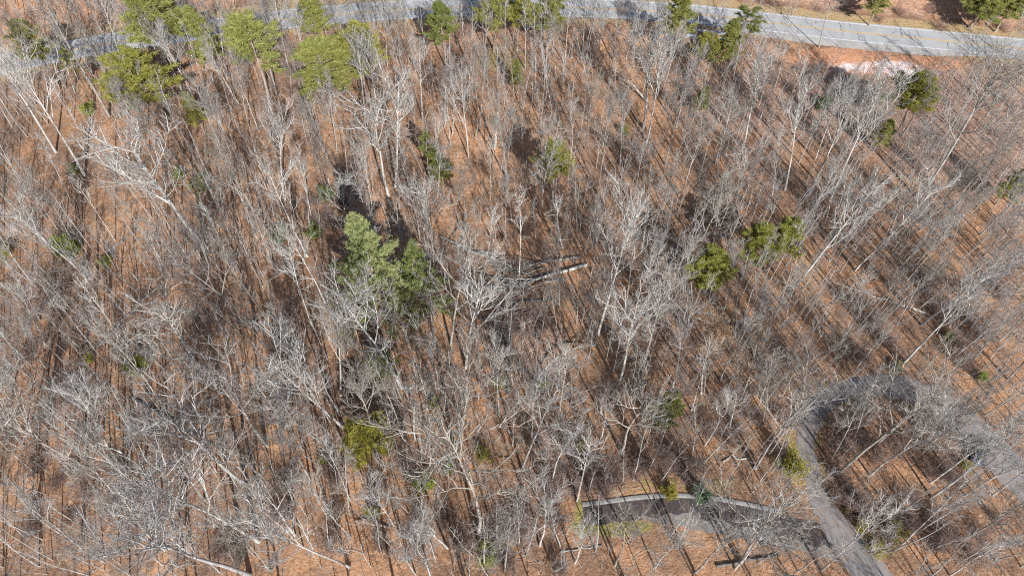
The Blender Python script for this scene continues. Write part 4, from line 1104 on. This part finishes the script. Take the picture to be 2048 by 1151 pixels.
# ------------------------------------------------------------------ parked car, blue bin
def loft(sections, caps=True):
    """sections: list of rings (same count) -> V,F"""
    V = np.array([p for s in sections for p in s], float); m = len(sections[0]); F = []
    for i in range(len(sections) - 1):
        for j in range(m):
            F.append((i * m + j, i * m + (j + 1) % m, (i + 1) * m + (j + 1) % m, (i + 1) * m + j))
    return V, np.array(F), [np.arange(m)[None, ::-1], (np.arange(m) + (len(sections) - 1) * m)[None]]
def car():
    B = at(1956, 906); A2 = at(1948, 925); C2 = at(1967, 884)
    d = (C2 - A2)[:2]; ang = math.atan2(d[1], d[0])
    e = empty('parked_car', (B[0], B[1], B[2] + .035)); e.rotation_euler = (0, 0, ang)
    def ring(x, hw, z0, z1, k=.16):
        return [(x, -hw, z0 + k), (x, -hw * .94, z0), (x, hw * .94, z0), (x, hw, z0 + k), (x, hw, z1 - k * 1.2), (x, hw * .9, z1), (x, -hw * .9, z1), (x, -hw, z1 - k * 1.2)]
    V, F, caps = loft([ring(-2.3, .72, .45, .85, .08), ring(-2.2, .86, .30, .98), ring(-1.2, .91, .25, 1.02), ring(.6, .91, .25, 1.0), ring(1.6, .89, .27, .92), ring(2.15, .82, .32, .80), ring(2.3, .66, .42, .68, .06)])
    link('body', mesh_np('body', V, [(F, 0)] + [(c, 0) for c in caps], ['car_paint'], False), e)
    def cab(x, hw, z, wt): return [(x, -hw, z), (x, hw, z), (x + wt, hw, z), (x + wt, -hw, z)]
    lo = [(-2.0, -.84, .97), (.95, -.84, .97), (.95, .84, .97), (-2.0, .84, .97)]
    hi = [(-1.55, -.66, 1.56), (.15, -.66, 1.56), (.15, .66, 1.56), (-1.55, .66, 1.56)]
    V, F, caps = loft([lo, hi])
    cb = link('cabin', mesh_np('cabin', V, [(F, 0), (caps[1], 0)], ['car_paint']), e)
    lo, hi = np.array(lo), np.array(hi)
    def pane(i, j, nm, f0=.07, f1=.93):
        a = lo[i] * (1 - f0) + lo[j] * f0; b = lo[i] * (1 - f1) + lo[j] * f1; c = hi[i] * (1 - f1) + hi[j] * f1; dd = hi[i] * (1 - f0) + hi[j] * f0
        q = np.array([a * .9 + dd * .1, b * .9 + c * .1, b * .12 + c * .88, a * .12 + dd * .88])
        nrm = np.cross(q[1] - q[0], q[3] - q[0]); nrm /= np.linalg.norm(nrm)
        V = np.concatenate([q - nrm * .01, q + nrm * .012]); F = np.array([(4, 5, 6, 7), (0, 1, 5, 4), (1, 2, 6, 5), (2, 3, 7, 6), (3, 0, 4, 7)])
        link(nm, mesh_np(nm, V, [(F, 0)], ['car_glass']), cb)
    pane(1, 2, 'windscreen'); pane(3, 0, 'rear_window'); 
    for i, j in ((0, 1), (2, 3)): pane(i, j, 'side_window', .06, .48); pane(i, j, 'side_window', .52, .94)
    for x in (-1.4, 1.42):
        for y in (-.82, .82):
            bm = bmesh.new(); bmesh.ops.create_cone(bm, cap_ends=True, segments=20, radius1=.34, radius2=.34, depth=.22, matrix=Matrix.Translation((0, 0, 0)) @ Matrix.Rotation(PI / 2, 4, 'X'))
            w = link('wheel', bm_mesh('tyre', bm, 'rubber'), e, (x, y, .34))
            bm = bmesh.new(); bmesh.ops.create_cone(bm, cap_ends=True, segments=16, radius1=.2, radius2=.17, depth=.24, matrix=Matrix.Rotation(PI / 2, 4, 'X'))
            link('rim', bm_mesh('rim', bm, 'rim_metal'), w)
    for x, y, m, nm in ((2.2, .58, 'lamp_lens', 'headlight'), (2.2, -.58, 'lamp_lens', 'headlight'), (-2.25, .6, 'tail_lens', 'tail_light'), (-2.25, -.6, 'tail_lens', 'tail_light')):
        bm = bmesh.new(); bmesh.ops.create_cube(bm, size=1, matrix=Matrix.Translation((x, y, .68)) @ Matrix.Diagonal((.16, .30, .14, 1)))
        bmesh.ops.bevel(bm, geom=bm.edges[:], offset=.03, segments=1, affect='EDGES'); link(nm, bm_mesh(nm, bm, m), e)
    for y in (-.95, .95):
        bm = bmesh.new(); bmesh.ops.create_cube(bm, size=1, matrix=Matrix.Translation((.65, y, 1.02)) @ Matrix.Diagonal((.12, .2, .14, 1)))
        bmesh.ops.bevel(bm, geom=bm.edges[:], offset=.03, segments=1, affect='EDGES'); link('wing_mirror', bm_mesh('wing_mirror', bm, 'car_paint'), e)
    tag(e, 'dark blue car parked on the driveway behind bare branches', 'car')
car()
def bin_():
    B = at(1664, 998); e = empty('wheeled_bin', B); e.scale = (.8, .8, .8)
    V, F, caps = loft([[(-.22, -.22, .05), (.22, -.22, .05), (.22, .22, .05), (-.22, .22, .05)], [(-.3, -.3, 1.0), (.3, -.3, 1.0), (.3, .34, 1.0), (-.3, .34, 1.0)]])
    link('body', mesh_np('body', V, [(F, 0), (caps[0], 0)], ['blue_plastic']), e)
    V, F, caps = loft([[(-.33, -.33, 1.0), (.33, -.33, 1.0), (.33, .40, 1.0), (-.33, .40, 1.0)], [(-.30, -.30, 1.08), (.30, -.30, 1.08), (.30, .38, 1.1), (-.30, .38, 1.1)]])
    link('lid', mesh_np('lid', V, [(F, 0), (caps[0], 0), (caps[1], 0)], ['blue_plastic']), e)
    for x in (-.24, .24):
        bm = bmesh.new(); bmesh.ops.create_cone(bm, cap_ends=True, segments=14, radius1=.11, radius2=.11, depth=.06, matrix=Matrix.Rotation(PI / 2, 4, 'Y'))
        link('wheel', bm_mesh('wheel', bm, 'rubber'), e, (x, .27, .11))
    tag(e, 'small blue bin standing at the right edge of the driveway', 'bin')
bin_()

# ------------------------------------------------------------------ labels: each tree is told by its look and its nearest landmark
MARKS = [('the largest evergreen', 785, 660), ('the crossed fallen trunks', 1040, 560), ('the driveway bend', 1740, 768), ('the parked car', 1956, 906),
         ('the dark lower road', 1300, 1014), ('the tan-leaved beech', 1402, 760), ('the bright holly bush', 140, 487), ('the red clay patch', 1740, 125), ('the pale roadside rocks', 1420, 75),
         ('the white snag', 990, 270), ('the wide yellow-green pine', 270, 190), ('the two joined green pines', 1550, 540), ('the dark sloping fallen trunk', 346, 845), ('the broken orange trunk', 740, 1046),
         ('the blue bin', 1652, 989), ('the round green bush', 850, 956), ('the slim white fallen trunk', 1770, 600), ('the long left fallen trunk', 258, 633), ('the dull green shrubs', 600, 462),
         ('the pine under the clay patch', 1855, 260), ('the upper left pine pair', 665, 200), ('the bluish kerb bush', 1401, 985)]
ORD = ['nearest', 'second nearest', 'third nearest', 'fourth nearest', 'fifth nearest', 'sixth nearest', 'seventh nearest', 'eighth nearest', 'ninth nearest', 'tenth nearest'] + \
      [w + ' nearest' for w in 'eleventh twelfth thirteenth fourteenth fifteenth sixteenth seventeenth eighteenth nineteenth twentieth'.split()]
def where(B):
    p = proj(B)
    best = min(MARKS, key=lambda m: (p[0] - m[1]) ** 2 + (p[1] - m[2]) ** 2)
    dx, dy = p[0] - best[1], p[1] - best[2]
    rel = ('right of' if dx > 0 else 'left of') if abs(dx) > abs(dy) else ('below' if dy > 0 else 'above')
    return best[0], rel, math.hypot(dx, dy)
def label_all(items, cat, group):
    buckets = {}
    for o, B, phrase in items:
        m, rel, d = where(B); buckets.setdefault((phrase, m, rel), []).append((d, o))
    for (phrase, m, rel), lst in buckets.items():
        lst.sort(key=lambda a: a[0])
        for k, (d, o) in enumerate(lst):
            lab = f'{phrase}, only one {rel} {m}' if len(lst) == 1 else f'{phrase}, {ORD[min(k, len(ORD) - 1)]} {rel} {m}'
            tag(o, lab, cat, group)
PHRASE = {'v': 'tall ascending bare tree', 'm': 'bare tree with rounded twiggy crown', 's': 'wide bare tree with crooked limbs', 'p': 'slender straight bare tree',
          'f': 'bare tree with forked trunk', 'g': 'bare crooked tree with few branches'}
label_all([(e, B, PHRASE[s]) for e, B, s in TREES], 'tree', 'bare deciduous trees of the wood')
label_all([(o, B, 'thin bare sapling') for o, B in SAPLINGS], 'sapling', 'thin saplings between the trees')
label_all([(o, B, 'bare brown twiggy shrub') for o, B in BRUSH], 'shrub', 'leafless shrubs')
